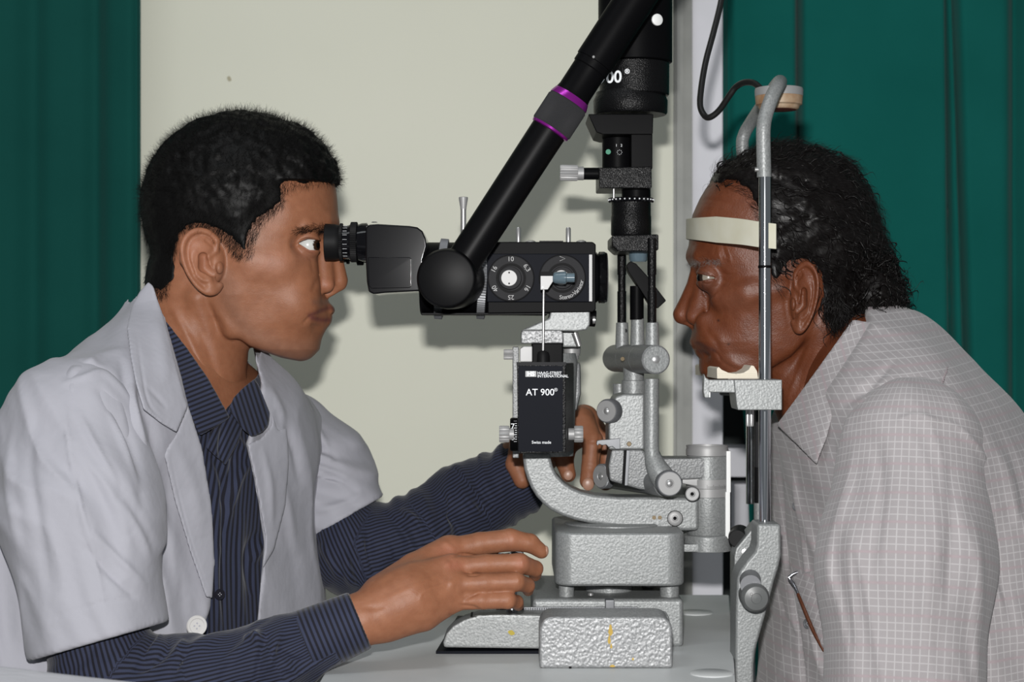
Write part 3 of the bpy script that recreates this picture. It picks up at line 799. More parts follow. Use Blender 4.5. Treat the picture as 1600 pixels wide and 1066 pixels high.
def doc_body(p):
    d = DT(p)
    yoke = chain(p, [t3(125, 668, 1.555), t3(258, 618, 1.69), t3(440, 712, 1.84)], [.050, .060, .040])
    trap = smin(rc(p, t3(280, 530, 1.69), t3(165, 628, 1.60), .038, .034), rc(p, t3(290, 545, 1.71), t3(415, 682, 1.80), .040, .030), .02)
    d = smin(smin(d, yoke, .035), trap, .03)
    return smin(d, rc(p, t3(318, 440, 1.70), t3(282, 620, 1.70), .050, .056), .015)
def coat_field(p):
    return doc_body(p) - 0.008
COAT_OPEN = [(246, 440), (262, 512), (284, 590), (298, 650), (318, 720), (331, 800), (334, 880), (329, 950), (312, 1000), (305, 1200), (400, 1200), (400, 985), (406, 925), (412, 850), (404, 790), (394, 735), (384, 693), (400, 650), (408, 600), (398, 560), (380, 440)]
def px_of(p): return 800 + p[0] * F / p[1], 533 - (p[2] - ZC) * F / p[1]
def doc_coat_f(p): return doc_coat(p, folds(p, -78, .030, .16, .008))
def doc_coat(p, extra=0):
    d = coat_field(p) + extra
    shell = np.maximum(d, -(d + 0.0075))
    u, v = px_of(p)
    op = poly2(u, v, COAT_OPEN) * (1.7 / F)
    x, y, z = p; n, l, a, b = DT(p, True)
    front = -(n + 0.01)
    op = np.maximum(op, front)
    neck = chain(p, [t3(322, 440, 1.70), t3(286, 590, 1.70)], [.066, .060])
    return smax(smax(shell, -op, .0025), -neck, .003)
def fold_noise(p, sx, sy, sz, amp): return noise3(p[0] / sx, p[1] / sy, p[2] / sz) * amp

def axis_suv(pos, pts, scale=1.0, ref=(0, 0, 1)):
    """(around the limb, along the limb) in metres"""
    pts = [np.array(p_) for p_ in pts]; best = np.full(len(pos), 1e9); su = np.zeros(len(pos)); sv = np.zeros(len(pos)); acc = 0
    for a, b in zip(pts, pts[1:]):
        d = b - a; L = np.linalg.norm(d); d = d / L
        r0 = np.cross(d, ref); r0 /= np.linalg.norm(r0); r1 = np.cross(d, r0)
        w_ = pos - a; t = np.clip(w_ @ d, 0, L); e = w_ - t[:, None] * d; dist = np.linalg.norm(e, axis=1)
        m = dist < best
        su = np.where(m, np.arctan2(e @ r1, e @ r0) * 0.05 * scale, su); sv = np.where(m, acc + w_ @ d, sv); best = np.minimum(best, dist); acc += L
    return np.stack([su, sv], 1)

def cloth(name, f, lo, hi, h, m, parent, strokes=(), suv=None, tintless=True, smooth=1):
    pos, q = nets(f, lo, hi, h, smooth=smooth); q = orient(pos, q)
    pos = sculpt(pos, q, strokes)
    return mesh_np(name, pos, q, m, parent, suv=None if suv is None else suv(pos))
def patch(name, field, off, th, poly, Dr, h, m, parent, strokes=(), suv=None, k=0.0012):
    us = [p_[0] for p_ in poly]; vs = [p_[1] for p_ in poly]
    xs = [(a - 800) * D / F for a in (min(us), max(us)) for D in Dr]; zs = [ZC - (b - 533) * D / F for b in (min(vs), max(vs)) for D in Dr]
    lo = (min(xs) - .006, Dr[0], min(zs) - .006); hi = (max(xs) + .006, Dr[1], max(zs) + .006)
    def f(p):
        u, v = px_of(p)
        d = np.abs(field(p) - off) - th / 2
        d = smax(d, poly2(u, v, poly) * p[1] / F, k)
        return smax(smax(d, Dr[0] + .002 - p[1], k), p[1] - Dr[1] + .002, k)
    pos, q = nets(f, lo, hi, h, slack=2.2, smooth=3)
    pos, q = keep_largest(pos, q)
    q = orient(pos, q)
    pos = sculpt(pos, q, strokes)
    return mesh_np(name, pos, q, m, parent, suv=None if suv is None else suv(pos))
def suv_dir(ang):
    c, s_ = math.cos(R(ang)), math.sin(R(ang))
    def f(pos):
        u, v = proj(pos); u = u * S; v = v * S
        return np.stack([u * c + v * s_, -u * s_ + v * c], 1)
    return f
def disc_button(name, c, axis, r, m, parent, holes=4):
    b = MB(); c = Vector(c); ax = Vector(axis).normalized()
    b.lathe(c, ax, [(0, r * .9), (r * .12, r), (r * .24, r * .93), (r * .22, r * .72), (r * .14, r * .66)], 32)
    o = b.build(name, m, parent)
    h = MB(); u = ax.orthogonal().normalized(); v = ax.cross(u)
    for i in range(holes):
        t = math.pi * (2 * i + 1) / holes; q = c + (u * math.cos(t) + v * math.sin(t)) * r * .25
        h.cyl(q + ax * r * .13, q + ax * r * .17, r * .09, seg=10)
    h.build('thread_hole', M['thread'], o)
    return o

# ================================================================== THE DOCTOR
def build_doctor():
    hp, hq = nets(doc_head, (225, 180, -160), (550, 640, 160), 1.45, smooth=1)
    pos = from_head(hp); hq = orient(pos, hq)
    strokes = [
        ([(471, 380), (465, 383), (458, 386)], 2.2, -.0007), ([(470, 384), (476, 391), (484, 396), (492, 398)], 2.0, -.0006),
        ([(466, 375), (474, 371), (484, 370), (494, 372)], 1.8, -.0008), ([(474, 394), (482, 402), (488, 406)], 2.5, -.0006),
        ([(487, 402), (489, 416), (492, 428)], 4, -.0007),
        ([(497, 434), (492, 446), (488, 458)], 4, -.0008), ([(486, 493), (480, 499), (472, 508)], 2.6, -.0008),
        ([(485, 508), (495, 511), (505, 512)], 4, -.0010), ([(465, 358), (480, 352), (497, 352), (508, 354)], 5, .0012),
        ([(262, 470), (290, 520), (330, 600)], 6, .0015), ([(300, 480), (330, 560), (345, 620)], 8, -.0015), ([(405, 566), (390, 590), (372, 612)], 7, -.001),
        ([(340, 440), (345, 470), (362, 505), (385, 530)], 8, -.0008), ([(350, 520), (390, 548), (430, 560), (470, 563)], 4, .0008)]
    pos = sculpt(pos, hq, strokes)
    hf = lambda p: near_hand(p) + noise3(p[0] / .006, p[1] / .006, p[2] / .006) * .0003
    n1, nq1 = nets(hf, (-.20, 1.45, .74), (.045, 1.64, .91), .0012, smooth=1); nq1 = orient(n1, nq1)
    hand_strokes = [([(590, 905), (640, 880), (690, 858)], 5, .0008), ([(655, 942), (662, 925), (690, 915), (710, 905)], 2.5, .0009), ([(600, 935), (650, 915), (700, 890)], 5, .0006),
        ([(748, 870), (722, 866), (706, 872)], 2.2, -.0014), ([(752, 897), (728, 899)], 2.2, -.0014), ([(752, 925), (735, 932), (722, 940)], 2.4, -.0016),
        ([(716, 946), (736, 948), (755, 955)], 2.5, -.0012), ([(560, 948), (590, 950), (602, 945)], 5, -.0008), ([(690, 845), (702, 853), (712, 862)], 5, .0010), ([(694, 880), (706, 884)], 6, .0012), ([(700, 912), (712, 914)], 6, .0010),
        ([(792, 832), (797, 842), (797, 852)], 2, -.0005), ([(786, 834), (790, 845)], 1.6, -.0004), ([(812, 870), (816, 880), (815, 890)], 2.4, .0007), ([(808, 900), (810, 908), (808, 916)], 2.2, .0006), ([(700, 960), (715, 966)], 2, -.0006), ([(828, 836), (832, 848)], 1.5, -.0004)]
    n1 = sculpt(n1, nq1, hand_strokes)
    n2, nq2 = nets(far_hand, (-.08, 1.76, .85), (.13, 1.92, 1.0), .0014, smooth=1); nq2 = orient(n2, nq2)
    n2 = sculpt(n2, nq2, [([(918, 690), (934, 690)], 3, .001), ([(905, 645), (925, 655)], 5, .001), ([(912, 727), (930, 727)], 1.8, -.0005), ([(937, 670), (936, 700), (934, 760)], 2, -.0010)])
    inner = lambda p: doc_body(p) + 0.008
    n3, nq3 = nets(inner, (-.56, 1.46, .66), (-.12, 1.95, 1.02), .007); nq3 = orient(n3, nq3)
    def armf(p):
        a = chain(p, [t3(120, 680, 1.56), t3(165, 1085, 1.50), t3(300, 1066, 1.495), t3(470, 1012, 1.505)], [.034, .028, .021, .021])
        b = chain(p, [t3(445, 700, 1.84), t3(556, 868, 1.79), t3(745, 800, 1.84)], [.030, .026, .022])
        return np.minimum(a, b)
    n4, nq4 = nets(armf, (-.45, 1.42, .70), (0.02, 1.93, 1.02), .006); nq4 = orient(n4, nq4)
    ap, aq = join([(pos, hq), (n1, nq1), (n2, nq2), (n3, nq3), (n4, nq4)])
    base = (0.290, 0.120, 0.062)
    tint = skin_tint(ap, base,
        [([(484, 493), (500, 486), (514, 481), (524, 484)], 3.6, (.15, .052, .042), .9), ([(488, 497), (502, 500), (514, 500)], 4.0, (.16, .05, .045), .85),
         ([(470, 379), (480, 373), (492, 375)], 2.2, (.10, .045, .03), .7), ([(472, 384), (480, 390), (490, 394)], 2.0, (.30, .11, .08), .5),
         ([(350, 430), (360, 480), (390, 520), (440, 545), (490, 545)], 16, (.245, .125, .082), .6), ([(492, 472), (512, 474)], 5, (.22, .11, .075), .6)],
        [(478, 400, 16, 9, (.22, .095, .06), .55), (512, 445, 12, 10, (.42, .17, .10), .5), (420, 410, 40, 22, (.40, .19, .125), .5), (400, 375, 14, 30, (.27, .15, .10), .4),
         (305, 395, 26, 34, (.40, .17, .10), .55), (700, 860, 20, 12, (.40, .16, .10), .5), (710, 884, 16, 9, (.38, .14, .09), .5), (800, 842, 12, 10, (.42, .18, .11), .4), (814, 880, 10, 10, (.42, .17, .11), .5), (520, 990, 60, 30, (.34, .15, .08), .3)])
    body = mesh_np('person', ap, aq, M['skin'], None, tint=tint)
    tag(body, 'seated person in a white coat over a striped navy shirt, looking into the microscope', 'person')
    # eyes
    make_eye('eye', (487, 386, 58), (0.88, 0.02, 0.44), body, r=18.8)
    make_eye('eye', (487, 386, -58), (0.88, 0.02, -0.10), body, r=18.8)
    # nails
    for c, ax, r in ((P(848, 861, 1.578), (1, -.2, .45), .0045), (P(919, 757, 1.776), (0, -1, .1), .0056), (P(888, 743, 1.786), (0, -1, .1), .0045)):
        b = MB(); b.ball(c, 1, 16, (r, r * .30, r * 1.1)) if ax[0] == 0 else b.ball(c + Vector((.0028, -.001, .0)), 1, 16, (r * .5, r * .8, r))
        b.build('fingernail', M['nail'], body)
    # hair cap and strands
    cp, cq = nets(doc_hair, (205, 150, -160), (545, 480, 160), 1.9, smooth=1)
    cw = from_head(cp); cq = orient(cw, cq); cn = vnorm(cw, cq)
    hr = mesh_np('hair', cw, cq, M['hair'], body)
    u, v = proj(cw)
    r_, i_ = sample(cw, cq, 30000)
    nn_ = cn[cq[i_, 0]]; uu, vv = proj(r_)
    nr = rng.normal(size=r_.shape)
    flow = np.stack([np.where(vv > 330, -.25, .35), np.zeros(len(vv)), np.where(vv > 300, -1.0, -.05)], 1)
    low = np.clip((vv - 290) / 80, 0, 1)[:, None]
    dr = nn_ * (0.75 - 0.5 * low) + nr * (0.42 - .2 * low) + flow * (0.25 + .75 * low)
    ln = np.interp(vv, [170, 300, 420], [.0085, .0075, .0055]) * rng.uniform(.5, 1.25, len(vv))
    sp1, sq1 = strands(r_ - nn_ * .001, dr, ln, .00013, curl=.14)
    # sparse hair over the skin at temple, sideburn and nape
    zone = [(500, 288), (445, 300), (445, 322), (412, 348), (402, 372), (395, 404), (370, 406), (354, 382), (332, 366), (300, 356), (280, 365), (262, 462), (236, 474), (232, 440), (280, 330), (420, 280)]
    u, v = proj(pos); fc = hq[:, 0]; inside = poly2(u, v, zone)
    wgt = np.clip(-inside[fc] / 6 + .3, 0, 1) * (np.abs(pos[fc, 1] - D0) > .025)
    r_, i_ = sample(pos, hq, 19000, wgt); n_ = vnorm(pos, hq)[hq[i_, 0]]; uu, vv = proj(r_)
    earz = np.hypot((uu - 316) / 34, (vv - 411) / 54) > 1.0; r_, n_, uu, vv = r_[earz], n_[earz], uu[earz], vv[earz]
    fl = np.stack([np.where(uu < 300, .1, -.30) + 0 * uu, 0 * uu, -1 + 0 * uu], 1)
    sp2, sq2 = strands(r_, n_ * .28 + fl + rng.normal(size=r_.shape) * .22, rng.uniform(.0035, .0078, len(r_)), .00011, curl=.08)
    a, b = join([(sp1, sq1), (sp2, sq2)])
    mesh_np('loose_hair', a, b, M['hair'], hr)
    # eyebrows and lashes
    browz = [(455, 363), (466, 356), (488, 351), (508, 350), (514, 356), (508, 363), (490, 363), (474, 366), (460, 369)]
    u, v = proj(pos); wgt = np.clip(-poly2(u, v, browz)[hq[:, 0]] / 3 + .2, 0, 1) * (np.interp(u[hq[:, 0]], [455, 500], [.35, 1.0])) * (np.abs(pos[hq[:, 0], 1] - D0) < .075)
    r_, i_ = sample(pos, hq, 1500, wgt); n_ = vnorm(pos, hq)[hq[i_, 0]]
    a, b = strands(r_, n_ * .55 + np.array([-.75, 0, .25]) + rng.normal(size=r_.shape) * .2, rng.uniform(.003, .0055, len(r_)), .00014, curl=.05)
    mesh_np('eyebrow', a, b, M['hair'], body)
    lr, ld = [], []
    for side in (1, -1):
        for i in range(46):
            t = i / 45; lr.append((477 + 20 * t, 383.0 - 5 * math.sin(t * 2.4), side * (81 - 13 * t))); ld.append((.55 + .3 * t, -.1 - .1 * rng.random(), side * .5))
    lr = from_head(np.array(lr)); ld = np.array(ld); ld = np.stack([ld[:, 0], -ld[:, 2], -ld[:, 1]], 1)
    a, b = strands(lr, ld, .0055, .00012); mesh_np('eyelash', a, b, M['hair'], body)

    # ---- shirt
    def shirt_suv(pos):
        n, l, a, b = DT((pos[:, 0], pos[:, 1], pos[:, 2]), True)
        return np.stack([np.arctan2(l / a, n / b) * .135, pos[:, 2]], 1)
    NK = [(150, 200), (236, 462), (252, 494), (292, 556), (330, 610), (361, 662), (380, 625), (398, 592), (420, 500), (430, 200)]
    def shirt_f(p):
        d = doc_body(p) + fold_noise(p, .05, .05, .09, .003)
        return smax(d, -poly2(800 + p[0] / S, 533 - (p[2] - ZC) / S, NK) * S, .003)
    shirt_folds = [([(322, 700), (345, 740), (352, 800), (345, 860)], 5, -.004), ([(372, 700), (352, 760), (362, 800)], 6, -.004), ([(395, 720), (375, 745), (360, 790), (352, 830)], 5, .004), ([(335, 690), (356, 730), (340, 780)], 6, .003),
        ([(400, 830), (385, 870), (392, 930)], 6, -.004), ([(415, 840), (395, 880)], 5, .003), ([(345, 820), (338, 890), (342, 980)], 3, .0025), ([(352, 820), (346, 900), (352, 990)], 2, -.002), ([(330, 660), (372, 690), (390, 720)], 5, .003), ([(316, 690), (330, 760), (336, 860)], 5, -.003), ([(378, 800), (372, 900), (380, 980)], 7, .003)]
    shirt = cloth('shirt', shirt_f, (-.50, 1.50, .70), (-.16, 1.92, 1.09), .0028, M['navy'], body, shirt_folds, shirt_suv)
    colf = lambda p: smin(DT(p), rc(p, t3(318, 440, 1.70), t3(288, 620, 1.70), .051, .062), .03)
    col = patch('shirt_collar', colf, .0115, .003, [(250, 486), (261, 503), (292, 543), (326, 592), (360, 653), (338, 668), (312, 682), (300, 655), (284, 612), (266, 560), (250, 520)], (1.55, 1.72), .0014, M['navy'], shirt, [([(268, 520), (300, 575), (345, 648)], 3, -.0006)], suv_dir(68))
    patch('shirt_collar', lambda p: smin(doc_body(p), colf(p), .01), .0135, .0032, [(397, 592), (404, 600), (422, 645), (420, 664), (410, 676), (394, 684), (380, 672), (368, 655), (358, 640), (364, 622), (377, 608)], (1.60, 1.86), .0014, M['navy'], shirt, [], suv_dir(-18))
    patch('collar_stand', colf, .007, .003, [(352, 640), (375, 612), (386, 640), (374, 690), (352, 728), (322, 700), (330, 672), (345, 662)], (1.58, 1.80), .0014, M['navy'], shirt, [([(350, 660), (345, 700), (348, 725)], 4, -.003)], suv_dir(25))
    disc_button('shirt_button', P(343, 929, 1.612), (.5, -.85, 0), .0048, M['darkbutton'], shirt)
    # sleeves
    axn = [t3(140, 960, 1.505), t3(172, 1085, 1.50), t3(300, 1066, 1.495), t3(430, 1032, 1.50), t3(500, 998, 1.506)]
    rn = [.039, .043, .0325, .0275, .0255]
    nfold = lambda p: fold_noise(p, .035, .035, .016, .007)
    cuff_folds = [([(262, 985), (262, 1015), (235, 1040), (200, 1052)], 5, -.005), ([(252, 990), (244, 1012), (225, 1030)], 5, .005), ([(300, 1010), (280, 1035), (265, 1066)], 6, -.005), ([(290, 1000), (272, 1025)], 6, .004), ([(420, 990), (410, 1015), (400, 1066)], 5, -.005), ([(405, 985), (400, 1010)], 6, .005), ([(440, 985), (428, 1010), (420, 1050)], 5, .004), ([(430, 1015), (460, 1032), (478, 1030)], 4, -.004), ([(150, 1010), (160, 1066)], 6, .003), ([(440, 1040), (465, 1052)], 5, .003), ([(380, 1000), (395, 995), (410, 1002)], 4, .004)]
    cloth('shirt_sleeve', lambda p: chain(p, axn, rn, .02) + folds(p, 50, .016, .05, .0055, .05), (-.42, 1.42, .70), (-.12, 1.58, .87), .0022, M['navy'], shirt, cuff_folds, lambda pos: axis_suv(pos, axn, .9))
    def cuff_f(ax_, r_):
        def f(p):
            a, b = np.array(ax_[0]), np.array(ax_[1]); d = (b - a) / np.linalg.norm(b - a)
            t = (p[0] - a[0]) * d[0] + (p[1] - a[1]) * d[1] + (p[2] - a[2]) * d[2]
            dd = np.sqrt(np.maximum((p[0] - a[0]) ** 2 + (p[1] - a[1]) ** 2 + (p[2] - a[2]) ** 2 - t * t, 0)) - (r_[0] + (r_[1] - r_[0]) * t / np.linalg.norm(b - a))
            dd = np.maximum(dd, -(dd + .0035)) 
            return smax(smax(dd, -t, .0015), t - np.linalg.norm(b - a), .0015)
        return f
    ca = [t3(478, 1006, 1.504), t3(563, 969, 1.51)]
    cloth('cuff', cuff_f(ca, (.0275, .0243)), (-.20, 1.44, .77), (-.10, 1.58, .87), .0014, M['navy'], shirt, [([(466, 966), (486, 1010), (498, 1050)], 1.5, -.0006)], lambda pos: axis_suv(pos, ca)[:, ::-1])
    axf = [t3(520, 790, 1.81), t3(556, 868, 1.79), t3(650, 838, 1.80), t3(730, 790, 1.825), t3(800, 752, 1.84)]
    rf = [.034, .037, .036, .037, .037]
    far_folds = [([(600, 800), (630, 830), (650, 870)], 6, -.005), ([(625, 795), (650, 815), (665, 840)], 5, .005), ([(540, 860), (545, 900), (560, 920)], 6, .004), ([(575, 830), (580, 880), (590, 905)], 6, -.005), ([(690, 770), (700, 800), (720, 830)], 5, -.005), ([(715, 755), (735, 790), (760, 815)], 6, .005), ([(740, 745), (760, 780), (790, 800)], 5, -.004), ([(500, 850), (520, 880), (530, 905)], 5, .004), ([(660, 850), (700, 835)], 5, .004), ([(605, 850), (612, 880)], 5, .004)]
    cloth('shirt_sleeve', lambda p: chain(p, axf, rf, .02) + folds(p, 100, .016, .06, .006, .06), (-.26, 1.72, .76), (0.035, 1.93, .96), .0024, M['navy'], shirt, far_folds, lambda pos: axis_suv(pos, axf, .9))

    # ---- white coat
    coat_folds = [([(235, 520), (225, 560), (222, 620), (240, 680), (245, 740)], 8, -.004), ([(205, 600), (215, 660), (225, 700), (228, 740)], 6, .004), ([(190, 560), (200, 620), (212, 690)], 7, -.004), ([(240, 740), (255, 800), (270, 880), (275, 950)], 10, .003),
        ([(235, 660), (262, 770), (262, 860)], 9, -.003), ([(430, 640), (460, 700), (470, 760)], 7, -.004), ([(420, 600), (440, 650), (450, 710)], 6, .003), ([(440, 740), (450, 800), (462, 870)], 8, .003), ([(412, 700), (425, 760), (430, 860)], 6, -.003), ([(100, 590), (150, 560), (200, 545)], 6, .003), ([(110, 565), (160, 580), (190, 600)], 5, -.003)]
    coat = cloth('lab_coat', lambda p: doc_coat_f(p), (-.60, 1.44, .69), (-.12, 1.97, 1.11), .0027, M['coat'], body, coat_folds)
    axs = [t3(112, 668, 1.55), t3(124, 800, 1.525), t3(155, 1004, 1.497)]
    def hem(p, a, b, cut_w):
        """signed distance beyond the hem line a-b (pixels)"""
        u, v = px_of(p); nx, ny = -(b[1] - a[1]), b[0] - a[0]; L = math.hypot(nx, ny)
        return ((u - a[0]) * nx + (v - a[1]) * ny) / L * p[1] / F
    def slv(p, ax_, rr, a, b):
        d = chain(p, ax_, rr, .03) + fold_noise(p, .06, .06, .045, .006)
        return smax(np.maximum(d, -(d + .003)) if False else d, hem(p, a, b, 0), .002)
    def near_slv(p):
        e = chain(p, axs, [.057, .059, .054], .03) + folds(p, -58, .026, .11, .0085)
        inner = rc(p, t3(155, 985, 1.50), t3(172, 1100, 1.495), .041, .050)
        return smax(smax(e, hem(p, (66, 1028), (254, 974), 0), .002), -inner, .002)
    slf = [([(95, 600), (130, 590), (165, 585), (215, 640)], 5, .003), ([(98, 610), (108, 700), (128, 800), (150, 880), (165, 960)], 3, .0022), ([(112, 690), (150, 760), (190, 850)], 10, -.0035), ([(60, 640), (45, 720), (60, 820), (80, 940)], 10, -.003), ([(150, 600), (190, 660), (215, 740), (225, 800)], 8, -.004), ([(170, 640), (205, 720), (222, 770)], 6, .004), ([(140, 830), (180, 870), (230, 920)], 7, .0035), ([(130, 850), (170, 895), (215, 935)], 6, -.003), ([(185, 780), (215, 830), (238, 880)], 7, .003), ([(20, 660), (14, 760), (30, 860)], 8, .003), ([(70, 970), (160, 942), (246, 925)], 1.6, -.0012), ([(120, 640), (150, 700), (185, 760)], 6, .003)]
    s1 = cloth('coat_sleeve', near_slv, (-.50, 1.40, .74), (-.24, 1.66, 1.06), .0024, M['coat'], coat, slf)
    axt = [t3(452, 690, 1.84), t3(492, 740, 1.825), t3(543, 818, 1.805)]
    def far_slv(p):
        e = chain(p, axt, [.047, .047, .043], .03) + folds(p, -20, .022, .09, .008)
        inner = rc(p, t3(535, 805, 1.81), t3(560, 870, 1.79), .034, .040)
        return smax(smax(e, hem(p, (478, 846), (598, 776), 0), .002), -inner, .002)
    cloth('coat_sleeve', far_slv, (-.30, 1.73, .82), (-.10, 1.93, 1.04), .0024, M['coat'], coat,
          [([(455, 690), (500, 700), (530, 720)], 5, -.004), ([(460, 720), (500, 730), (545, 750)], 5, .004), ([(470, 760), (520, 745), (560, 770)], 6, -.004), ([(480, 650), (500, 680), (520, 720)], 5, .003), ([(480, 800), (530, 790), (570, 770)], 6, .003)])
    # lapels and coat collar: cloth laid over the coat front
    fld = lambda p: smin(coat_field(p), rc(p, t3(318, 440, 1.70), t3(284, 600, 1.70), .062, .066), .02)
    patch('coat_collar', fld, .009, .0045, [(232, 440), (240, 448), (256, 500), (272, 560), (290, 625), (294, 634), (276, 676), (252, 662), (224, 640), (212, 600), (204, 560), (198, 512), (206, 478), (218, 456)], (1.48, 1.73), .0014, M['coat'], coat,
          [([(214, 520), (222, 580), (235, 635), (272, 668)], 2.2, -.0008), ([(240, 470), (252, 540), (262, 600)], 12, .003), ([(226, 600), (250, 625), (262, 640)], 4, -.001)])
    patch('lapel', fld, .006, .003, [(294, 632), (316, 700), (331, 790), (336, 880), (332, 935), (322, 935), (296, 860), (272, 780), (257, 715), (258, 704), (276, 676)], (1.48, 1.72), .0016, M['coat'], coat,
          [([(266, 712), (280, 775), (300, 850), (324, 920)], 1.3, -.0007), ([(272, 690), (300, 760), (318, 840)], 12, .002)])
    patch('coat_collar', fld, .008, .0032, [(404, 560), (418, 572), (440, 600), (462, 636), (455, 665), (432, 672), (424, 640), (412, 606), (398, 590)], (1.70, 1.92), .0016, M['coat'], coat, [([(420, 580), (436, 620), (446, 650)], 4, .002)])
    patch('lapel', fld, .006, .003, [(424, 640), (434, 672), (448, 668), (452, 720), (446, 790), (428, 860), (410, 890), (414, 840), (404, 780), (394, 730), (386, 694), (408, 684), (424, 664)], (1.62, 1.92), .0016, M['coat'], coat, [([(410, 700), (422, 760), (424, 830)], 6, .002)])
    disc_button('coat_button', P(307, 978, 1.548), (.45, -.9, 0), .0088, M['button'], coat)
    return body

# ================================================================== THE PATIENT
PT = torso_fn([(500, 1345, 1.70, .055, .040), (540, 1352, 1.70, .075, .052), (570, 1368, 1.70, .10, .070), (620, 1388, 1.70, .14, .096), (700, 1408, 1.70, .165, .113), (800, 1425, 1.70, .18, .120), (950, 1440, 1.70, .185, .130), (1100, 1440, 1.70, .19, .145), (1300, 1440, 1.70, .19, .15)], math.pi - R(8), zrow(520))
def pat_body(p):
    d = PT(p)
    yoke = chain(p, [t3(1425, 700, 1.555), t3(1395, 610, 1.68), t3(1425, 690, 1.85)], [.055, .060, .055])
    trap = rc(p, t3(1335, 545, 1.69), t3(1405, 640, 1.60), .040, .045)
    return smin(smin(d, yoke, .05), trap, .04)
def build_patient():
    hp, hq = nets(pat_head, (1035, 210, -165), (1420, 670, 165), 1.45, smooth=1)
    pos = from_head(hp); hq = orient(pos, hq)
    strokes = [
        ([(1076, 408), (1088, 405), (1098, 412), (1112, 420), (1122, 430)], 2.2, .0010), ([(1086, 424), (1096, 424), (1108, 428), (1118, 437), (1126, 441)], 1.8, -.0012),
        ([(1094, 440), (1104, 444), (1112, 442)], 1.8, -.0008), ([(1096, 452), (1102, 462), (1108, 466), (1116, 460), (1122, 452)], 2.0, -.0010), ([(1098, 434), (1096, 448), (1102, 462)], 2.2, -.0012), ([(1108, 474), (1116, 464), (1124, 456)], 2.6, .0008),
        ([(1122, 380), (1124, 400), (1130, 420)], 2.2, .0006), ([(1128, 376), (1132, 395), (1138, 412)], 2.0, -.0006), ([(1134, 382), (1140, 400), (1144, 416)], 2.0, .0006), ([(1118, 385), (1116, 400)], 2.0, -.0006), ([(1126, 425), (1138, 430), (1150, 428)], 2.4, -.0007), ([(1124, 434), (1136, 441), (1150, 442)], 2.2, -.0006), ([(1130, 402), (1142, 408)], 2.5, .0008), ([(1105, 408), (1108, 404)], 3, .0014),
        ([(1100, 508), (1106, 520), (1115, 530), (1124, 546), (1128, 560)], 4.5, -.0015), ([(1108, 500), (1118, 515), (1130, 535), (1136, 552)], 8, .0007),
        ([(1116, 549), (1122, 556), (1126, 566)], 2.5, -.0016), ([(1124, 556), (1132, 568), (1148, 576), (1162, 578)], 3.5, -.0012), ([(1136, 552), (1146, 568), (1162, 574)], 6, .0012),
        ([(1130, 460), (1160, 448), (1190, 436)], 7, .0015), ([(1100, 556), (1110, 558)], 3, -.0014), ([(1280, 500), (1265, 540), (1240, 600), (1226, 640)], 5, .0018), ([(1265, 520), (1245, 560), (1222, 600)], 5, -.0014), ([(1300, 520), (1285, 570), (1250, 630)], 5, -.0012), ([(1290, 540), (1270, 580), (1240, 630)], 4, .001),
        ([(1083, 315), (1110, 312), (1150, 322)], 3, -.0006), ([(1083, 325), (1115, 324), (1150, 332)], 3, .0005), ([(1225, 440), (1228, 480), (1232, 515)], 4, -.0010), ([(1180, 490), (1200, 540), (1215, 570)], 8, -.001),
        ([(1122, 501), (1123.5, 501)], 1.8, .0005), ([(1138, 538), (1139, 538)], 1.8, .0005)]
    pos = sculpt(pos, hq, [(a, b_, c_ * .6) for a, b_, c_ in strokes])
    n3, nq3 = nets(lambda p: pat_body(p) + .008, (.18, 1.44, .66), (.58, 1.95, 1.03), .007); nq3 = orient(n3, nq3)
    ap, aq = join([(pos, hq), (n3, nq3)])
    base = (0.142, 0.041, 0.016)
    tint = skin_tint(ap, base,
        [([(1090, 536), (1104, 543), (1116, 548)], 3.4, (0.0663, 0.0265, 0.0218), .7), ([(1094, 549), (1106, 551)], 3.5, (0.078, 0.0281, 0.0234), .7),
         ([(1096, 440), (1100, 455), (1108, 464)], 5, (0.0741, 0.0312, 0.0218), .5), ([(1088, 424), (1104, 428)], 3, (0.0702, 0.0296, 0.0195), .6)],
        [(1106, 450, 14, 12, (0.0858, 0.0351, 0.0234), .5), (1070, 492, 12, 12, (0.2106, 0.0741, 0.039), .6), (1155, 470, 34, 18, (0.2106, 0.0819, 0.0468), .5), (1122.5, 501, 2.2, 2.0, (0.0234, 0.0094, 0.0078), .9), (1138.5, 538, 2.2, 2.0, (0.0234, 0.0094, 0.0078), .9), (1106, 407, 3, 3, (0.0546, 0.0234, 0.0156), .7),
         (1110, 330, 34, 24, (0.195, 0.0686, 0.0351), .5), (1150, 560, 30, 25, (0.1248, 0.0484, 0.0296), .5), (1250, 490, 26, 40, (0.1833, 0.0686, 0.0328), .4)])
    body = mesh_np('person', ap, aq, M['skin_old'], None, tint=tint)
    tag(body, 'seated person in a grey checked shirt with chin resting on the headrest', 'person')
    make_eye('eye', (1101, 436, 57), (-0.88, 0.06, 0.40), body, (.02, .012, .008), (.24, .21, .17), 17.8)
    make_eye('eye', (1101, 436, -57), (-0.80, 0.06, 0.10), body, (.02, .012, .008), (.24, .21, .17), 17.8)
    # hair: cap, wavy locks, loose strands
    cp, cq = nets(pat_hair, (1040, 195, -165), (1440, 540, 165), 1.9, smooth=1)
    cw = from_head(cp); cq = orient(cw, cq); cn = vnorm(cw, cq)
    cu, cv = proj(cw)
    hr = mesh_np('hair', cw, cq, M['hair_old'], body)
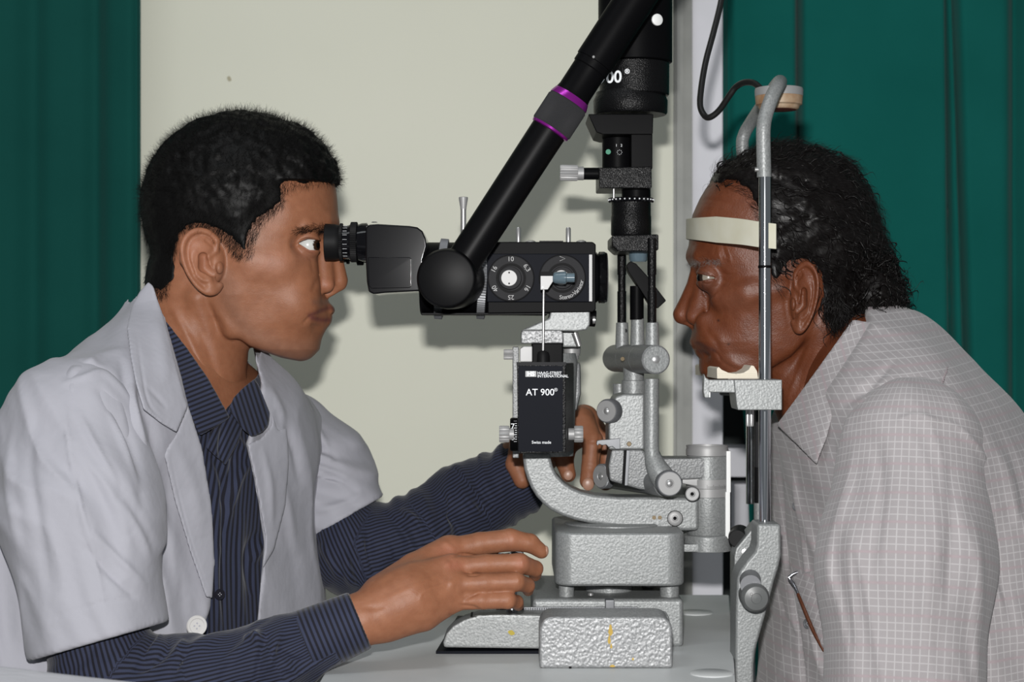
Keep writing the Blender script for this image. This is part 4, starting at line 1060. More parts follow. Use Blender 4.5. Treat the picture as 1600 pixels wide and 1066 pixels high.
    def flow(uu, vv, nn_):
        # combed back from the forehead, then down over the nape
        ang = np.interp(vv, [215, 300, 400, 520], [0.05, .45, .95, 1.25]) + np.clip((uu - 1300) / 100, 0, 1) * .35
        f = np.stack([np.cos(ang), 0 * ang, -np.sin(ang)], 1)
        f = f - nn_ * (f * nn_).sum(1)[:, None]; return f / (np.linalg.norm(f, axis=1)[:, None] + 1e-9)
    P_, Q_ = [], []
    r_, i_ = sample(cw, cq, 1500); nn_ = cn[cq[i_, 0]]; uu, vv = proj(r_); f = flow(uu, vv, nn_)
    a, b = strands(r_ - nn_ * .0015, f + nn_ * .22 + rng.normal(size=f.shape) * .18, rng.uniform(.018, .034, len(r_)), rng.uniform(.0006, .0013, len(r_)), bend=-nn_ * .30, curl=.09, seg=10, wave=8.0)
    P_.append((a, b))
    r_, i_ = sample(cw, cq, 26000); nn_ = cn[cq[i_, 0]]; uu, vv = proj(r_); f = flow(uu, vv, nn_)
    a, b = strands(r_ - nn_ * .001, f + nn_ * .20 + rng.normal(size=f.shape) * .16, rng.uniform(.010, .026, len(r_)), .00014, bend=-nn_ * .15, curl=.10, seg=6, wave=6.0)
    P_.append((a, b))
    # curls at the back of the neck
    m = (cu > 1330) & (cv > 380); idx = np.nonzero(m)[0]; idx = rng.choice(idx, 420)
    a, b = strands(cw[idx] - cn[idx] * .002, cn[idx] * .6 + np.array([.25, 0, -.8]) + rng.normal(size=(420, 3)) * .3, rng.uniform(.012, .024, 420), rng.uniform(.0009, .0020, 420), curl=.20, seg=12, wave=9.0)
    P_.append((a, b))
    # lock behind the ear
    lock = np.array([P(1302 + rng.normal() * 6, 455 + rng.random() * 20, 1.632) for _ in range(160)])
    a, b = strands(lock, np.array([.15, -.12, -1.0]) + rng.normal(size=(160, 3)) * .12, rng.uniform(.022, .036, 160), .0005, curl=.10, seg=10, wave=6.0); P_.append((a, b))
    # fine hair at the forehead and temple
    zone = [(1118, 292), (1130, 262), (1190, 262), (1192, 300), (1196, 340), (1200, 400), (1212, 436), (1222, 455), (1206, 450), (1190, 410), (1180, 380), (1176, 340), (1165, 312), (1140, 294)]
    u, v = proj(pos); fc = hq[:, 0]; inside = poly2(u, v, zone); wgt = np.clip(-inside[fc] / 5 + .3, 0, 1) * (pos[fc, 1] < 1.9)
    r_, i_ = sample(pos, hq, 2600, wgt); n_ = vnorm(pos, hq)[hq[i_, 0]]; uu, vv = proj(r_)
    a, b = strands(r_, flow(uu, vv, n_) + n_ * .2 + rng.normal(size=r_.shape) * .15, rng.uniform(.006, .016, len(r_)), .00011, curl=.08); P_.append((a, b))
    a, b = join(P_); mesh_np('loose_hair', a, b, M['hair_old'], hr)
    # grey eyebrow
    br, bd = [], []
    for side in (1, -1):
        for i in range(150):
            t = rng.random(); cx = 1078 + t * 40; cy = 411 + rng.normal() * 2.0 + 3 * t; ww = 14 + t * 62
            w_try = np.linspace(ww + 40, ww - 40, 60); dd = pat_head((np.full(60, cx), np.full(60, cy), w_try), False); k = int(np.argmax(dd < 0))
            br.append((cx, cy, side * w_try[k])); bd.append((-.5 + rng.normal() * .5, .3 + rng.normal() * .5, side * .5))
    br = from_head(np.array(br)); bd = np.array(bd); bd = np.stack([bd[:, 0], -bd[:, 2], -bd[:, 1]], 1)
    a, b = strands(br, bd, .005, .00012, curl=.1); mesh_np('eyebrow', a, b, M['greyhair'], body)
    # ---- shirt
    def p_suv(pos):
        n, l, a, b = PT((pos[:, 0], pos[:, 1], pos[:, 2]), True)
        return np.stack([n + .25 * pos[:, 2] * 0 + np.where(np.abs(n) > b * .8, l, 0) * .2, pos[:, 2] + .10 * n], 1)
    sfold = [([(1300, 690), (1310, 760), (1306, 840), (1295, 930)], 8, -.005), ([(1215, 690), (1240, 760), (1262, 830), (1290, 900)], 6, .003), ([(1216, 700), (1222, 780), (1228, 880), (1245, 980), (1262, 1100)], 3, -.005), ([(1210, 900), (1225, 960), (1250, 1010)], 3, -.003), ([(1235, 700), (1250, 800), (1262, 900), (1270, 1000), (1286, 1066)], 3, .003), ([(1320, 600), (1350, 610), (1400, 600), (1450, 590)], 7, -.003), ([(1310, 640), (1360, 600), (1400, 560)], 6, -.003), ([(1460, 600), (1455, 640), (1470, 690), (1510, 730), (1560, 790)], 7, .003), ([(1475, 575), (1470, 620)], 2, -.0015), ([(1560, 700), (1580, 760), (1590, 830)], 8, .003), ([(1555, 870), (1580, 960), (1600, 1000)], 8, -.003)]
    def body_f(p):
        d = pat_body(p) + folds(p, -60, .03, .14, .006)
        d = smax(d, -poly2(800 + p[0] / S, 533 - (p[2] - ZC) / S, [(1120, 300), (1120, 630), (1216, 668), (1246, 624), (1292, 562), (1337, 503), (1350, 300)]) * S, .003)
        return smax(d, -chain(p, [t3(1262, 480, 1.70), t3(1330, 590, 1.70)], [.050, .050]), .003)
    shirt = cloth('shirt', body_f, (.16, 1.42, .68), (.62, 1.98, 1.07), .0027, M['check'], body, sfold, p_suv)
    ax = [t3(1425, 700, 1.55), t3(1420, 880, 1.525), t3(1412, 1150, 1.50)]
    slf = [([(1335, 690), (1325, 760), (1300, 850), (1292, 950)], 8, .003), ([(1455, 655), (1500, 670), (1540, 720), (1556, 790)], 4, .002), ([(1370, 690), (1375, 780), (1360, 900)], 10, -.003), ([(1480, 720), (1490, 820), (1480, 950)], 12, -.004), ([(1440, 800), (1450, 900), (1440, 1060)], 12, .003), ([(1520, 800), (1530, 900), (1525, 1060)], 8, .003), ([(1400, 660), (1430, 650), (1470, 660)], 5, .003)]
    cloth('shirt_sleeve', lambda p: chain(p, ax, [.058, .066, .066], .03) + folds(p, -80, .032, .16, .007), (.22, 1.40, .70), (.47, 1.64, 1.03), .0024, M['check'], shirt, slf, lambda pos: axis_suv(pos, [ax[0], ax[-1]], 1.3))
    cf = lambda p: smin(PT(p), chain(p, [t3(1262, 480, 1.70), t3(1335, 600, 1.70)], [.048, .058]), .03)
    patch('shirt_collar', cf, .012, .0032, [(1332, 499), (1362, 504), (1390, 514), (1366, 538), (1346, 562), (1324, 590), (1308, 624), (1292, 686), (1276, 727), (1244, 694), (1213, 664), (1244, 622), (1290, 558)], (1.53, 1.74), .0016, M['check'], shirt,
          [([(1246, 690), (1276, 718), (1290, 680), (1304, 625)], 3, -.0007)], suv_dir(74))
    pfold = lambda p: pat_body(p) + folds(p, -60, .03, .14, .006)
    patch('yoke_seam', pfold, .0006, .0024, [(1478, 572), (1484, 573), (1472, 610), (1462, 650), (1457, 650), (1466, 608)], (1.45, 1.75), .0016, M['check'], shirt)
    patch('chest_pocket', pfold, .0022, .0032, [(1238, 902), (1262, 893), (1306, 884), (1304, 960), (1298, 1024), (1284, 1012)], (1.45, 1.74), .0016, M['check'], shirt, [([(1246, 912), (1275, 903), (1304, 899)], 1.5, -.0012)], suv_dir(20))
    for c in ((1245, 791), (1262, 975)):
        disc_button('shirt_button', P(*c, surfD(pfold, *c, 1.5, 1.8) - .0015), (-.75, -.65, 0), .0046, M['ringgrey'], shirt)
    return body
# ================================================================== TABLE AND THINGS ON IT
ZT = 0.785
def seg_chord(cx, cy, r, n=20): return [(cx + r * math.cos(2 * math.pi * i / n), cy + r * math.sin(2 * math.pi * i / n)) for i in range(n)]
def rrect(x0, y0, x1, y1, r, n=6):
    out = []
    for cx, cy, a in ((x1 - r, y0 + r, -90), (x1 - r, y1 - r, 0), (x0 + r, y1 - r, 90), (x0 + r, y0 + r, 180)):
        for i in range(n + 1): out.append((cx + r * math.cos(R(a + 90 * i / n)), cy + r * math.sin(R(a + 90 * i / n))))
    return out
def vbox(mb, plan, z0, z1):
    """upright prism over a plan outline"""
    a = [mb.bm.verts.new((x, y, z0)) for x, y in plan]; b = [mb.bm.verts.new((x, y, z1)) for x, y in plan]
    mb._face(a[::-1]); mb._face(b)
    for i in range(len(plan)): mb._face([a[i], a[(i + 1) % len(plan)], b[(i + 1) % len(plan)], b[i]])
    return mb
def zz(v, D): return ZC - (v - 533) * D / F
def xx(u, D): return (u - 800) * D / F
def surfD(field, px, py, lo=1.40, hi=1.80):
    Ds = np.linspace(lo, hi, 500); x = (px - 800) * Ds / F; z = ZC - (py - 533) * Ds / F
    d = field((x, Ds, z)); i = int(np.argmax(d < 0)); return float(Ds[i])

def build_table():
    t = empty('table', (0.03, 1.62, 0))
    tag(t, 'grey laminate instrument table carrying the slit lamp', 'table')
    b = MB(); vbox(b, [(-.15, 1.30), (.1575, 1.30), (.2270, 1.955), (-.15, 1.955)], ZT - .028, ZT); b.build('tabletop', M['table'], t, bevel=.002)
    l = MB(); vbox(l, rrect(-.02, 1.60, .08, 1.70, .02), .06, ZT - .028); l.build('column', M['dustywhite'], t, bevel=.002)
    l = MB(); vbox(l, rrect(-.14, 1.42, .20, 1.90, .03), 0, .06); l.build('base', M['dustywhite'], t, bevel=.004)
    for u, v in ((1112, 1053), (1086, 958)):
        D = (ZC - ZT) * F / (v - 533)
        c = MB(); c.lathe((xx(u, D), D, ZT - .002), (0, 0, 1), [(0, .0175), (.0026, .0175), (.0032, .0165)], 48); c.build('hole_cap', M['table'], t)
    s = MB(); s.bpx(1064, 868, 1150, 900, 1.93, .05); s.bpx(1096, 856, 1150, 1200, 1.985, .03)
    return t

def build_rail_cover():
    b = MB(); D = 1.514
    outl = [(843, 1045), (843, 985), (846, 973), (853, 966), (864, 964), (1030, 964), (1041, 966), (1048, 973), (1051, 985), (1051, 1045)]
    b.ppx(outl, D, .052)
    o = b.build('rail_cover', M['stained'], None, bevel=.0035, bseg=3)
    tag(o, 'stained silver rail end cover in front of the slit lamp base', 'cover')
    st = mat('yellow_stain', (0.45, 0.30, 0.06), 0.7)
    for k, (x, y, w_, h_) in enumerate(((954, 985, 3.2, 9), (952, 1000, 2.2, 7), (955, 1010, 1.6, 4), (957, 1041, 4, 2), (989, 1030, 1.6, 2.2))):
        q = MB(); q.ppx([(x + w_ * math.cos(a) * (1 + .3 * math.sin(3 * a)), y + h_ * math.sin(a)) for a in np.linspace(0, 6.0, 14)], D - .0002, .0004)
        q.build('stain', st, o)
    q = MB()
    for x in (889,): q.bpx(x, 1042, x + 4, 1045, D - .0003, .001)
    q.build('notch', M['black'], o)
    return o

# ================================================================== SLIT LAMP
def ring_letters(items, c, r, size, m, parent, up_out=True, name='lettering'):
    parts = []
    for ch, ang in items:
        a = R(ang); pos = Vector((c[0] + r * math.cos(a), c[1], c[2] + r * math.sin(a)))
        rot = Matrix.Rotation(-(a - math.pi / 2) if up_out else -(a + math.pi / 2), 4, 'Y') @ Matrix.Rotation(math.pi / 2, 4, 'X')
        parts.append(lettering(ch, size, pos, parent, m, rot, .0001, name, bold=.00002))
    if len(parts) > 1:
        bm = bmesh.new()
        for o in parts: bm.from_mesh(o.data)
        me = bpy.data.meshes.new(name); bm.to_mesh(me); bm.free()
        for o in parts: bpy.data.objects.remove(o)
        return link_mesh(name, me, m, parent)
    return parts[0]

def build_slit_lamp():
    root = empty('slit_lamp', (xx(950, 1.7), 1.70, ZT))
    tag(root, 'silver and black slit lamp microscope standing on the grey table', 'microscope')
    H, HD = M['hammer'], M['hammer_dark']
    # ---- base
    b = MB(); b.ppx([(693, 1013), (692, 1004), (697, 990), (708, 978), (726, 968), (748, 961), (775, 960), (1046, 962), (1046, 1018)], 1.590, .03)
    base = b.build('base', H, root, bevel=.0025)
    b = MB(); b.bpx(832, 936, 1068, 1012, 1.622, .165); o = b.build('base_body', H, root, bevel=.004, bseg=3)
    b = MB(); b.ppx([(735, 964), (1000, 959), (1000, 963), (760, 967)], 1.5905, .028)
    b.build('groove', M['black'], base)
    b = MB(); b.bpx(775, 949, 997, 962, 1.617, .004); b.build('rail', M['ringgrey'], base, bevel=.0005)
    b = MB()
    for i in range(60): x = 778 + i * 3.6; b.bpx(x, 950, x + .9, 961, 1.6166, .001)
    b.build('rail_tooth', M['dialgrey'], base)['kind'] = 'stuff'
    b = MB(); b.bpx(946, 938, 960, 958, 1.600, .012); b.bpx(950, 956, 956, 963, 1.600, .006); b.build('clamp', M['ringgrey'], base, bevel=.0008)
    b = MB(); vbox(b, [(xx(681, 1.585), 1.585), (xx(850, 1.585), 1.585), (xx(1040, 1.60), 1.59), (xx(1040, 1.79), 1.79), (xx(715, 1.79), 1.79)], ZT, ZT + .0022); b.build('glide_plate', M['plateblack'], root)
    st = mat('yellow_spot', (0.42, 0.33, 0.05), 0.7)
    b = MB(); b.ppx([(799 + 5 * math.cos(a) * (1 + .3 * math.sin(2 * a)), 989 + 4 * math.sin(a)) for a in np.linspace(0, 6, 14)], 1.5897, .0005); b.build('stain', st, base)
    # feet under the block
    for x, r, D in ((885, 12, 1.64), (1046, 15, 1.64), (1012, 10, 1.70), (905, 10, 1.74)):
        b = MB(); b.cyl(P(x, 936, D) - Vector((0, 0, .004)), P(x, 914, D), r * sp(D)); b.build('foot', H, root)
    b = MB(); b.lathe(P(951, 934, 1.68), (0, 0, 1), [(0, .024), (.003, .024), (.004, .021), (.012, .021)]); b.build('turntable', H, root)
    b = MB(); b.lathe(P(923, 929, 1.632), (0, 0, 1), [(-.001, .0025), (.001, .0025), (.0018, .0015)], 20); b.build('screw', M['steel'], root)
    # block: a rounded box
    bx = MB(); vbox(bx, rrect(xx(868, 1.61), 1.615, xx(1072, 1.61), 1.775, .016), zz(918, 1.61), zz(834, 1.61)); blk = bx.build('block', H, root, bevel=.0028, bseg=3)
    b = MB(); b.lathe((xx(960, 1.70), 1.70, zz(834, 1.61) - .001), (0, 0, 1), [(0, .045), (.002, .045), (.003, .043)], 56); b.build('block_cap', H, root)
    b = MB(); b.cyl(P(800, 905, 1.60), P(800, 870, 1.598), .006); b.lathe(P(797, 872, 1.597), (0, 0, 1), [(-.006, .009), (0, .0125), (.005, .0115), (.0075, .0065)], 28); b.cyl(P(800, 960, 1.604), P(800, 900, 1.60), .005)
    b.build('joystick', M['chrome'], root)
    # platform and column
    cx = xx(1105, 1.70)
    b = MB(); b.lathe((cx, 1.70, zz(860, 1.70)), (0, 0, 1), [(0, .0225), (.0135, .0225), (.0148, .021)], 48); b.box(xx(1040, 1.70), cx, 1.68, 1.72, zz(859, 1.70), zz(847, 1.70)); b.build('platform', H, root, bevel=.0008)
    b = MB(); z0 = zz(836, 1.70); hh = lambda v: (836 - v) * S
    b.lathe((cx, 1.70, z0), (0, 0, 1), [(0, .0176), (.002, .0184), (hh(776), .0184)], 56); b.lathe((cx, 1.70, z0), (0, 0, 1), [(hh(748), .0186), (hh(714), .0186), (hh(712), .0182)], 56)
    colm = b.build('column', H, root)
    b = MB(); b.lathe((cx, 1.70, z0), (0, 0, 1), [(hh(775.5), .0190), (hh(762.4), .0190), (hh(762), .0186), (hh(761.6), .0193), (hh(748), .0193)], 64); sr = b.build('scale_ring', M['satin'], colm)
    b = MB()
    for i in range(26):
        a = R(-96 + i * 3.4); l = .0032 if i % 5 == 0 else .002
        c = Vector((cx + .0194 * math.cos(a), 1.70 + .0194 * math.sin(a), z0 + hh(761)))
        t = Vector((-math.sin(a), math.cos(a), 0)) * .00012
        b._face([b.bm.verts.new(c - t), b.bm.verts.new(c + t), b.bm.verts.new(c + t + Vector((0, 0, l))), b.bm.verts.new(c - t + Vector((0, 0, l)))])
    b.build('scale_mark', M['black'], sr)['kind'] = 'stuff'
    b = MB(); b.lathe((cx, 1.70, z0), (0, 0, 1), [(hh(713), .0178), (hh(711), .0193), (hh(703), .0193), (hh(699), .0187), (hh(697), .0192), (hh(696), .0192), (hh(696), .0178), (hh(699), .0176)], 64); b.build('rim', M['satin'], colm)
    b = MB(); b.bpx(1135, 705, 1142, 770, 1.685, .006); b.bpx(1133.5, 769, 1141, 842, 1.685, .006); b.build('white_strip', M['whiteplastic'], root, bevel=.0006)
    # curved arm that carries the microscope
    b = MB(); b.ppx([(1092, 829), (1074, 830), (1040, 829), (990, 826), (946, 821), (920, 818), (898, 813), (878, 806), (860, 797), (848, 787), (838, 776), (830, 763), (824, 749), (819, 733), (817, 716), (817, 708), (860, 708), (861, 718), (864, 730), (870, 742), (880, 753), (893, 762), (909, 769), (930, 774), (965, 777), (1005, 777), (1067, 778), (1092, 780)], 1.675, .036)
    arm = b.build('microscope_arm', H, root, bevel=.0032, bseg=3)
    for x, y, r, D in ((1081.5, 772, 11, 1.664), (1054.5, 810, 11.5, 1.672)):
        b = MB(); b.lathe(P(x, y, D + .004), (0, -1, 0), [(0, r * sp(D) * 1.08), (.0028, r * sp(D) * 1.08)], 32); b.build('screw_recess', M['black'], root)
        b = MB(); b.lathe(P(x, y, D + .0015), (0, -1, 0), [(0, r * sp(D)), (.0022, r * sp(D)), (.0028, r * sp(D) * .88), (.0028, r * .42 * sp(D)), (.0020, r * .38 * sp(D)), (.0024, .001), (.0024, .0004)], 32); sc1 = b.build('screw', M['satin'], root)
        b = MB(); b.lathe(P(x, y, D - .0014), (0, -1, 0), [(0, .0016), (.0004, .0012)], 16); b.build('screw_socket', M['black'], sc1)
    for x in (1022, 1031):
        b = MB(); b.lathe(P(x, 809, 1.6755), (0, -1, 0), [(0, 3.4 * sp(1.67)), (.0006, 3.2 * sp(1.67))], 16); b.build('pin', M['brass'], root)
    # pillar behind the tonometer
    b = MB(); b.lathe(P(858, 712, 1.70), (0, 0, 1), [(0, .022), (.045, .024), (.085, .026), (.093, .024)], 44); b.build('pillar', H, root)
    b = MB(); b.ppx([(814, 537), (814, 519), (818, 516), (876, 516), (880, 520), (880, 537)], 1.648, .075); b.build('pillar_cap', M['stained'], root, bevel=.002)
    b = MB(); b.bpx(831, 536, 880, 574, 1.64, .06); b.build('pillar_neck', M['black'], root, bevel=.0015)
    b = MB(); b.ppx([(812, 545), (818, 541), (832, 541), (832, 566), (812, 566)], 1.632, .02); b.build('clamp_plate', M['satin'], root, bevel=.001); b = MB(); b.bpx(801, 542, 811, 716, 1.665, .03); b.build('back_plate', HD, root, bevel=.001)
    b = MB(); b.knurl(P(802, 554, 1.66), P(787, 554, 1.66), .0046, 18, .12); b.build('lock_knob', M['satin'], root)
    b = MB(); b.lathe(P(893, 562, 1.72), (0, 0, 1), [(0, .0068), (.0035, .0068), (.0036, .0078), (.0052, .0078), (.0054, .0083), (.012, .0083)], 28); b.build('pillar_ring', M['satin'], root)
    b = MB(); b.ppx([(880, 565), (907, 566), (908, 615), (902, 640), (893, 650), (880, 650)], 1.70, .03); b.build('pillar_web', HD, root, bevel=.003)
    b = MB(); b.ppx([(878, 517), (897, 517), (906, 543), (878, 543)], 1.69, .03); b.build('cap_bracket', H, root, bevel=.002)
    b = MB(); b.cyl(P(898, 520, 1.685), P(905, 541, 1.685), .0032, .0026); b.build('cap_pin', M['steel'], root)
    b = MB(); b.ppx([(813, 517), (858, 497), (862, 478), (918, 478), (922, 482), (922, 508), (916, 516), (900, 518)], 1.665, .065); b.build('microscope_bracket', H, root, bevel=.003, bseg=3)
    b = MB(); b.cyl(P(919, 497, 1.69), P(931, 498, 1.69), .0075); b.build('bracket_knob', M['black'], root, bevel=.001)
    b = MB(); b.cyl(P(926, 500, 1.678), P(930, 500, 1.678), .0035); b.build('bracket_screw', M['steel'], root)

    # ---- microscope
    mic = MB(); mic.lathe(P(657, 436, 1.70), (1, 0, 0), [(0, .0315), (.001, .0332), (120 * S, .0332), (122 * S, .031)], 72)
    mic.ppx([(762, 398), (762, 381), (764, 378), (926, 378), (931, 382), (931, 484), (926, 488), (762, 490)], 1.664, .072)
    body = mic.build('microscope_body', M['black'], root, bevel=.0022, bseg=3)
    b = MB(); b.box(xx(659, 1.68), xx(855, 1.68), 1.668, 1.73, zz(492.5, 1.68), zz(489, 1.68)); b.build('dovetail_plate', M['blackmatt'], body, bevel=.0006)
    for x0, x1 in ((683, 697), (749, 763)):
        b = MB(); b.knurl(P(x0, 436, 1.70) , P(x1, 436, 1.70) , .0366, 90, .02); b.build('grey_ring', M['ringgrey'], body, rot=(P((x0 + x1) / 2, 436, 1.70), R(5), 'Y'))
    b = MB(); b.lathe(P(928, 434, 1.70), (1, 0, 0), [(0, .0225), (4 * S, .0232), (6 * S, .0215), (8 * S, .0236), (16 * S, .0236), (19 * S, .0226), (20.5 * S, .0212), (20.5 * S, .0175), (17 * S, .0172)], 56); ob = b.build('objective', M['blackgloss'], body)
    b = MB(); b.lathe(P(945, 434, 1.70), (1, 0, 0), [(0, .017), (.001, .012), (.0015, .004), (.0016, .0005)], 40); b.build('lens', M['glass'], ob)
    b = MB(); b.lathe(P(928, 434, 1.70), (1, 0, 0), [(19.3 * S, .0229), (20.7 * S, .0220), (20.9 * S, .0208), (20.2 * S, .0206)], 56, False); b.build('rim', M['steel'], ob)
    # front panel with the two dials
    D = 1.6585
    b = MB(); b.bpx(761, 396.5, 925, 472, D, .006); pan = b.build('dial_panel', M['plateblack'], body, bevel=.0008)
    b = MB(); b.bpx(920.5, 398, 925.2, 471, D - .0003, .001); b.build('polished_edge', M['satin'], pan)
    def dial(u, v):
        c = P(u, v, D)
        b = MB(); b.lathe(c, (0, -1, 0), [(0, 36.8 * sp(D)), (.0010, 36.8 * sp(D)), (.0011, 36 * sp(D))], 72); b.build('dial_groove', M['black'], pan)
        b = MB(); b.lathe(c, (0, -1, 0), [(0, 35.4 * sp(D)), (.0024, 35.4 * sp(D)), (.0030, 34.4 * sp(D)), (.0030, 24 * sp(D))], 72); d = b.build('dial', M['dialgrey'], pan)
        b = MB(); b.lathe(c, (0, -1, 0), [(0, 23.5 * sp(D)), (.0034, 23.5 * sp(D)), (.0034, 20 * sp(D)), (.0022, 19 * sp(D))], 64); b.build('dial_well', M['black'], d)
        return c, d
    c1, d1 = dial(798.4, 435)
    b = MB(); b.lathe(P(797, 435, D), (0, -1, 0), [(0, 18 * sp(D)), (.009, 18 * sp(D)), (.0098, 17 * sp(D))], 48); k1 = b.build('dial_knob', M['dialgrey'], d1)
    b = MB(); b.lathe(P(795.5, 434.6, D - .0095), (0, -1, 0), [(0, 12.6 * sp(D)), (.0008, 12.6 * sp(D)), (.0012, 12 * sp(D))], 40); b.build('knob_face', M['satin'], k1)
    b = MB()
    for dy in (-8.5, 8.5): b.lathe(P(795.5, 434.6 + dy, D - .0106), (0, -1, 0), [(0, .0008), (.0003, .0008)], 12)
    b.build('knob_hole', M['dialgrey'], k1)
    zf = Vector((0, -.0031, 0))
    for t, a in (('10', 91), ('6,3', 33), ('16', -31), ('25', -90), ('40', -147), ('16', 152)):
        ring_letters([(t, a)], c1 + zf, 29.6 * sp(D), .0058, M['greyprint'], d1)
    c2, d2 = dial(878.6, 434.5)
    ring_letters([('V', 90)], c2 + zf, 29.6 * sp(D), .0001, M['greyprint'], d2).hide_render = False
    b = MB(); s_ = sp(D)
    pc = c2 + Vector((0, -.0032, 30 * s_)); 
    b.tube([pc + Vector((-4.2 * s_, 0, 3.6 * s_)), pc + Vector((4.2 * s_, 0, 0)), pc + Vector((-4.2 * s_, 0, -3.6 * s_))], .00028, 6); b.build('pointer_mark', M['greyprint'], d2)
    txt = 'Stereo-Variator'; wd = [1.05, .75, .95, .7, .95, 1, .7, 1.05, .95, .65, .5, .95, .75, 1.0, .7]; tot = sum(wd); a = -99; items = []
    for ch, w_ in zip(txt, wd): items.append((ch, a + 92 * (w_ / 2) / tot)); a += 92 * w_ / tot
    ring_letters(items, c2 + zf, 30.6 * sp(D), .0052, M['greyprint'], d2, up_out=False)
    b = MB(); b.lathe(c2, (0, -1, 0), [(0, 17.5 * sp(D)), (.007, 17.5 * sp(D)), (.0078, 16.5 * sp(D))], 48); k2 = b.build('dial_knob', M['dialgrey'], d2)
    b = MB(); b.lathe(P(877, 434, D - .0075), (0, -1, 0), [(0, 12.0 * sp(D)), (.0010, 11.5 * sp(D))], 40); b.build('knob_face', M['satin'], k2)
    # top pins
    for x in (810, 888):
        b = MB(); b.lathe(P(x, 381, 1.70), (0, 0, 1), [(0, .0023), (23.5 * S, .0023), (25.5 * S, .0017)], 20); b.build('pin', M['steel'], body)
    for x in (829, 908):
        b = MB(); b.lathe(P(x, 378.5, 1.695), (0, 0, 1), [(0, .0046), (.0008, .0044), (.0019, .002), (.002, .0003)], 24); b.build('screw', M['steel'], body)
    b = MB(); b.bpx(843, 376.3, 880, 379, 1.68, .03); b.build('cover_strip', M['blackmatt'], body)
    b = MB(); b.lathe(P(724, 392, 1.715), (0, 0, 1), [(0, .0026), (68 * S, .0026)], 20); po = b.build('post', M['steel'], body)
    b = MB(); b.lathe(P(724, 327, 1.715), (0, 0, 1), [(0, .0028), (.001, .0028), (.0095, .0042), (.0108, .0042), (.0112, .0036)], 28); b.build('post_knob', M['satin'], po)
    # binocular housings and eyepieces
    for Dc in (1.668, 1.734):
        b = MB(); b.ppx([(571, 400), (571, 356), (576, 351), (590, 350), (640, 353), (652, 355), (660, 361), (665, 372), (667, 385), (661, 405), (659, 452), (655, 455), (600, 458), (584, 460), (576, 456), (573, 440)], Dc - .029, .056)
        h = b.build('prism_housing', M['blackgloss'], body, bevel=.0042, bseg=3)
        b = MB(); b.ppx([(575, 402), (640, 402), (643, 405), (643, 447), (640, 450), (580, 451), (576, 446)], Dc - .0298, .002); b.build('housing_facet', M['blackgloss'], h, bevel=.0006)
        e = P(508, 378.5, Dc); e.x = xx(508, 1.668); e.z = zz(378.5, 1.668)
        L = lambda p_: (p_ - 508) * sp(1.668)
        b = MB(); b.lathe(e, (1, 0, 0), [(L(513), .010), (L(510), .0125), (L(508.5), .0150), (L(508), .0160), (L(509), .0165), (L(524), .0160), (L(531), .0150), (L(533), .0140), (L(533), .010)], 56); cup = b.build('eyecup', M['rubber'], h)
        b = MB(); b.lathe(e, (1, 0, 0), [(L(512), .009), (L(512.5), .0001)], 32, False); b.build('lens', M['glass'], cup)
        b = MB(); b.lathe(e, (1, 0, 0), [(L(531), .0145), (L(538), .0150), (L(546), .0150), (L(546), .0155), (L(560), .0158), (L(566), .0170), (L(574), .0172)], 56); ey = b.build('eyepiece', M['blackgloss'], h)
        for a0, a1, r in ((531, 536, .0168), (548, 559, .0180)):
            b = MB(); p0 = e.copy(); p0.x = xx(a0, 1.668); p1 = e.copy(); p1.x = xx(a1, 1.668); b.knurl(p0, p1, r, 60, .035); b.build('focus_ring', M['rubber'], ey)
        b = MB()
        for i in range(9):
            a = R(200 + i * 16); c = e + Vector((L(541), math.sin(a) * .01505, math.cos(a) * -.01505)); 
            b.box(c.x - .0022, c.x + .0016, c.y - .0002, c.y + .0002, c.z - .0001, c.z + .0001)
        b.build('scale_mark', M['whiteprint'], ey)['kind'] = 'stuff'
        b = MB(); b.lathe(e + Vector((L(585), 0, .0175)), (0, 0, 1), [(0, .003), (.0008, .002)], 16); b.build('screw', M['steel'], h)

    # ---- co-observation tube
    Dt = 1.600; sD = sp(Dt); dr = Vector((.546, 0, .838)); up = lambda u, v: P(u, v, Dt)
    b = MB(); b.lathe(P(713, 437, 1.672), P(697, 435, 1.582) - P(713, 437, 1.672), [(0, .0262), (.062, .0262), (.086, .0254), (.0895, .0238), (.090, .0225)], 72); mt = b.build('observation_tube', M['blackmatt'], root)
    st_ = up(722, 412); L_ = (up(862, 199) - st_).length
    b = MB(); b.lathe(st_, dr, [(0, .0125), (.002, .0152), (L_, .0158)], 64); b.build('tube', M['blackmatt'], mt)
    c0 = up(860, 202); c1_ = up(888, 159)
    b = MB(); b.lathe(c0, -(dr), [(-.0006, .0178), (.0012, .0174), (.0020, .0160)], 64); b.build('purple_ring', M['purple'], mt)
    b = MB(); b.knurl(c0, c1_, .0184, 110, .018); b.build('knurled_collar', M['dialgrey'], mt)
    b = MB(); b.lathe(c1_, dr, [(-.0002, .0180), (.0018, .0176), (.0058, .0162)], 64); b.build('purple_ring', M['purple'], mt)
    b = MB(); b.lathe(c1_, dr, [(.005, .0160), (.010, .0150), (.033, .0150), (.034, .0160), (.040, .0160), (.0405, .0168), (.21, .0170), (.212, .014)], 64); b.build('extension_tube', M['black'], mt)
    b = MB(); b.ball(P(927.5, 89, 1.5836), .0013, 12); b.build('screw', M['satin'], mt)

    # ---- tonometer
    Dn = 1.600
    b = MB(); b.ppx([(807.5, 568), (884, 568), (884, 708), (809, 709)], Dn, .05, skew=(.0085, 0)); tb = b.build('tonometer', M['blackwrinkle'], root, bevel=.0009)
    b = MB(); b.bpx(810, 572, 879.5, 706, Dn - .0006, .001); fp = b.build('face_plate', M['plateblack'], tb, bevel=.0003)
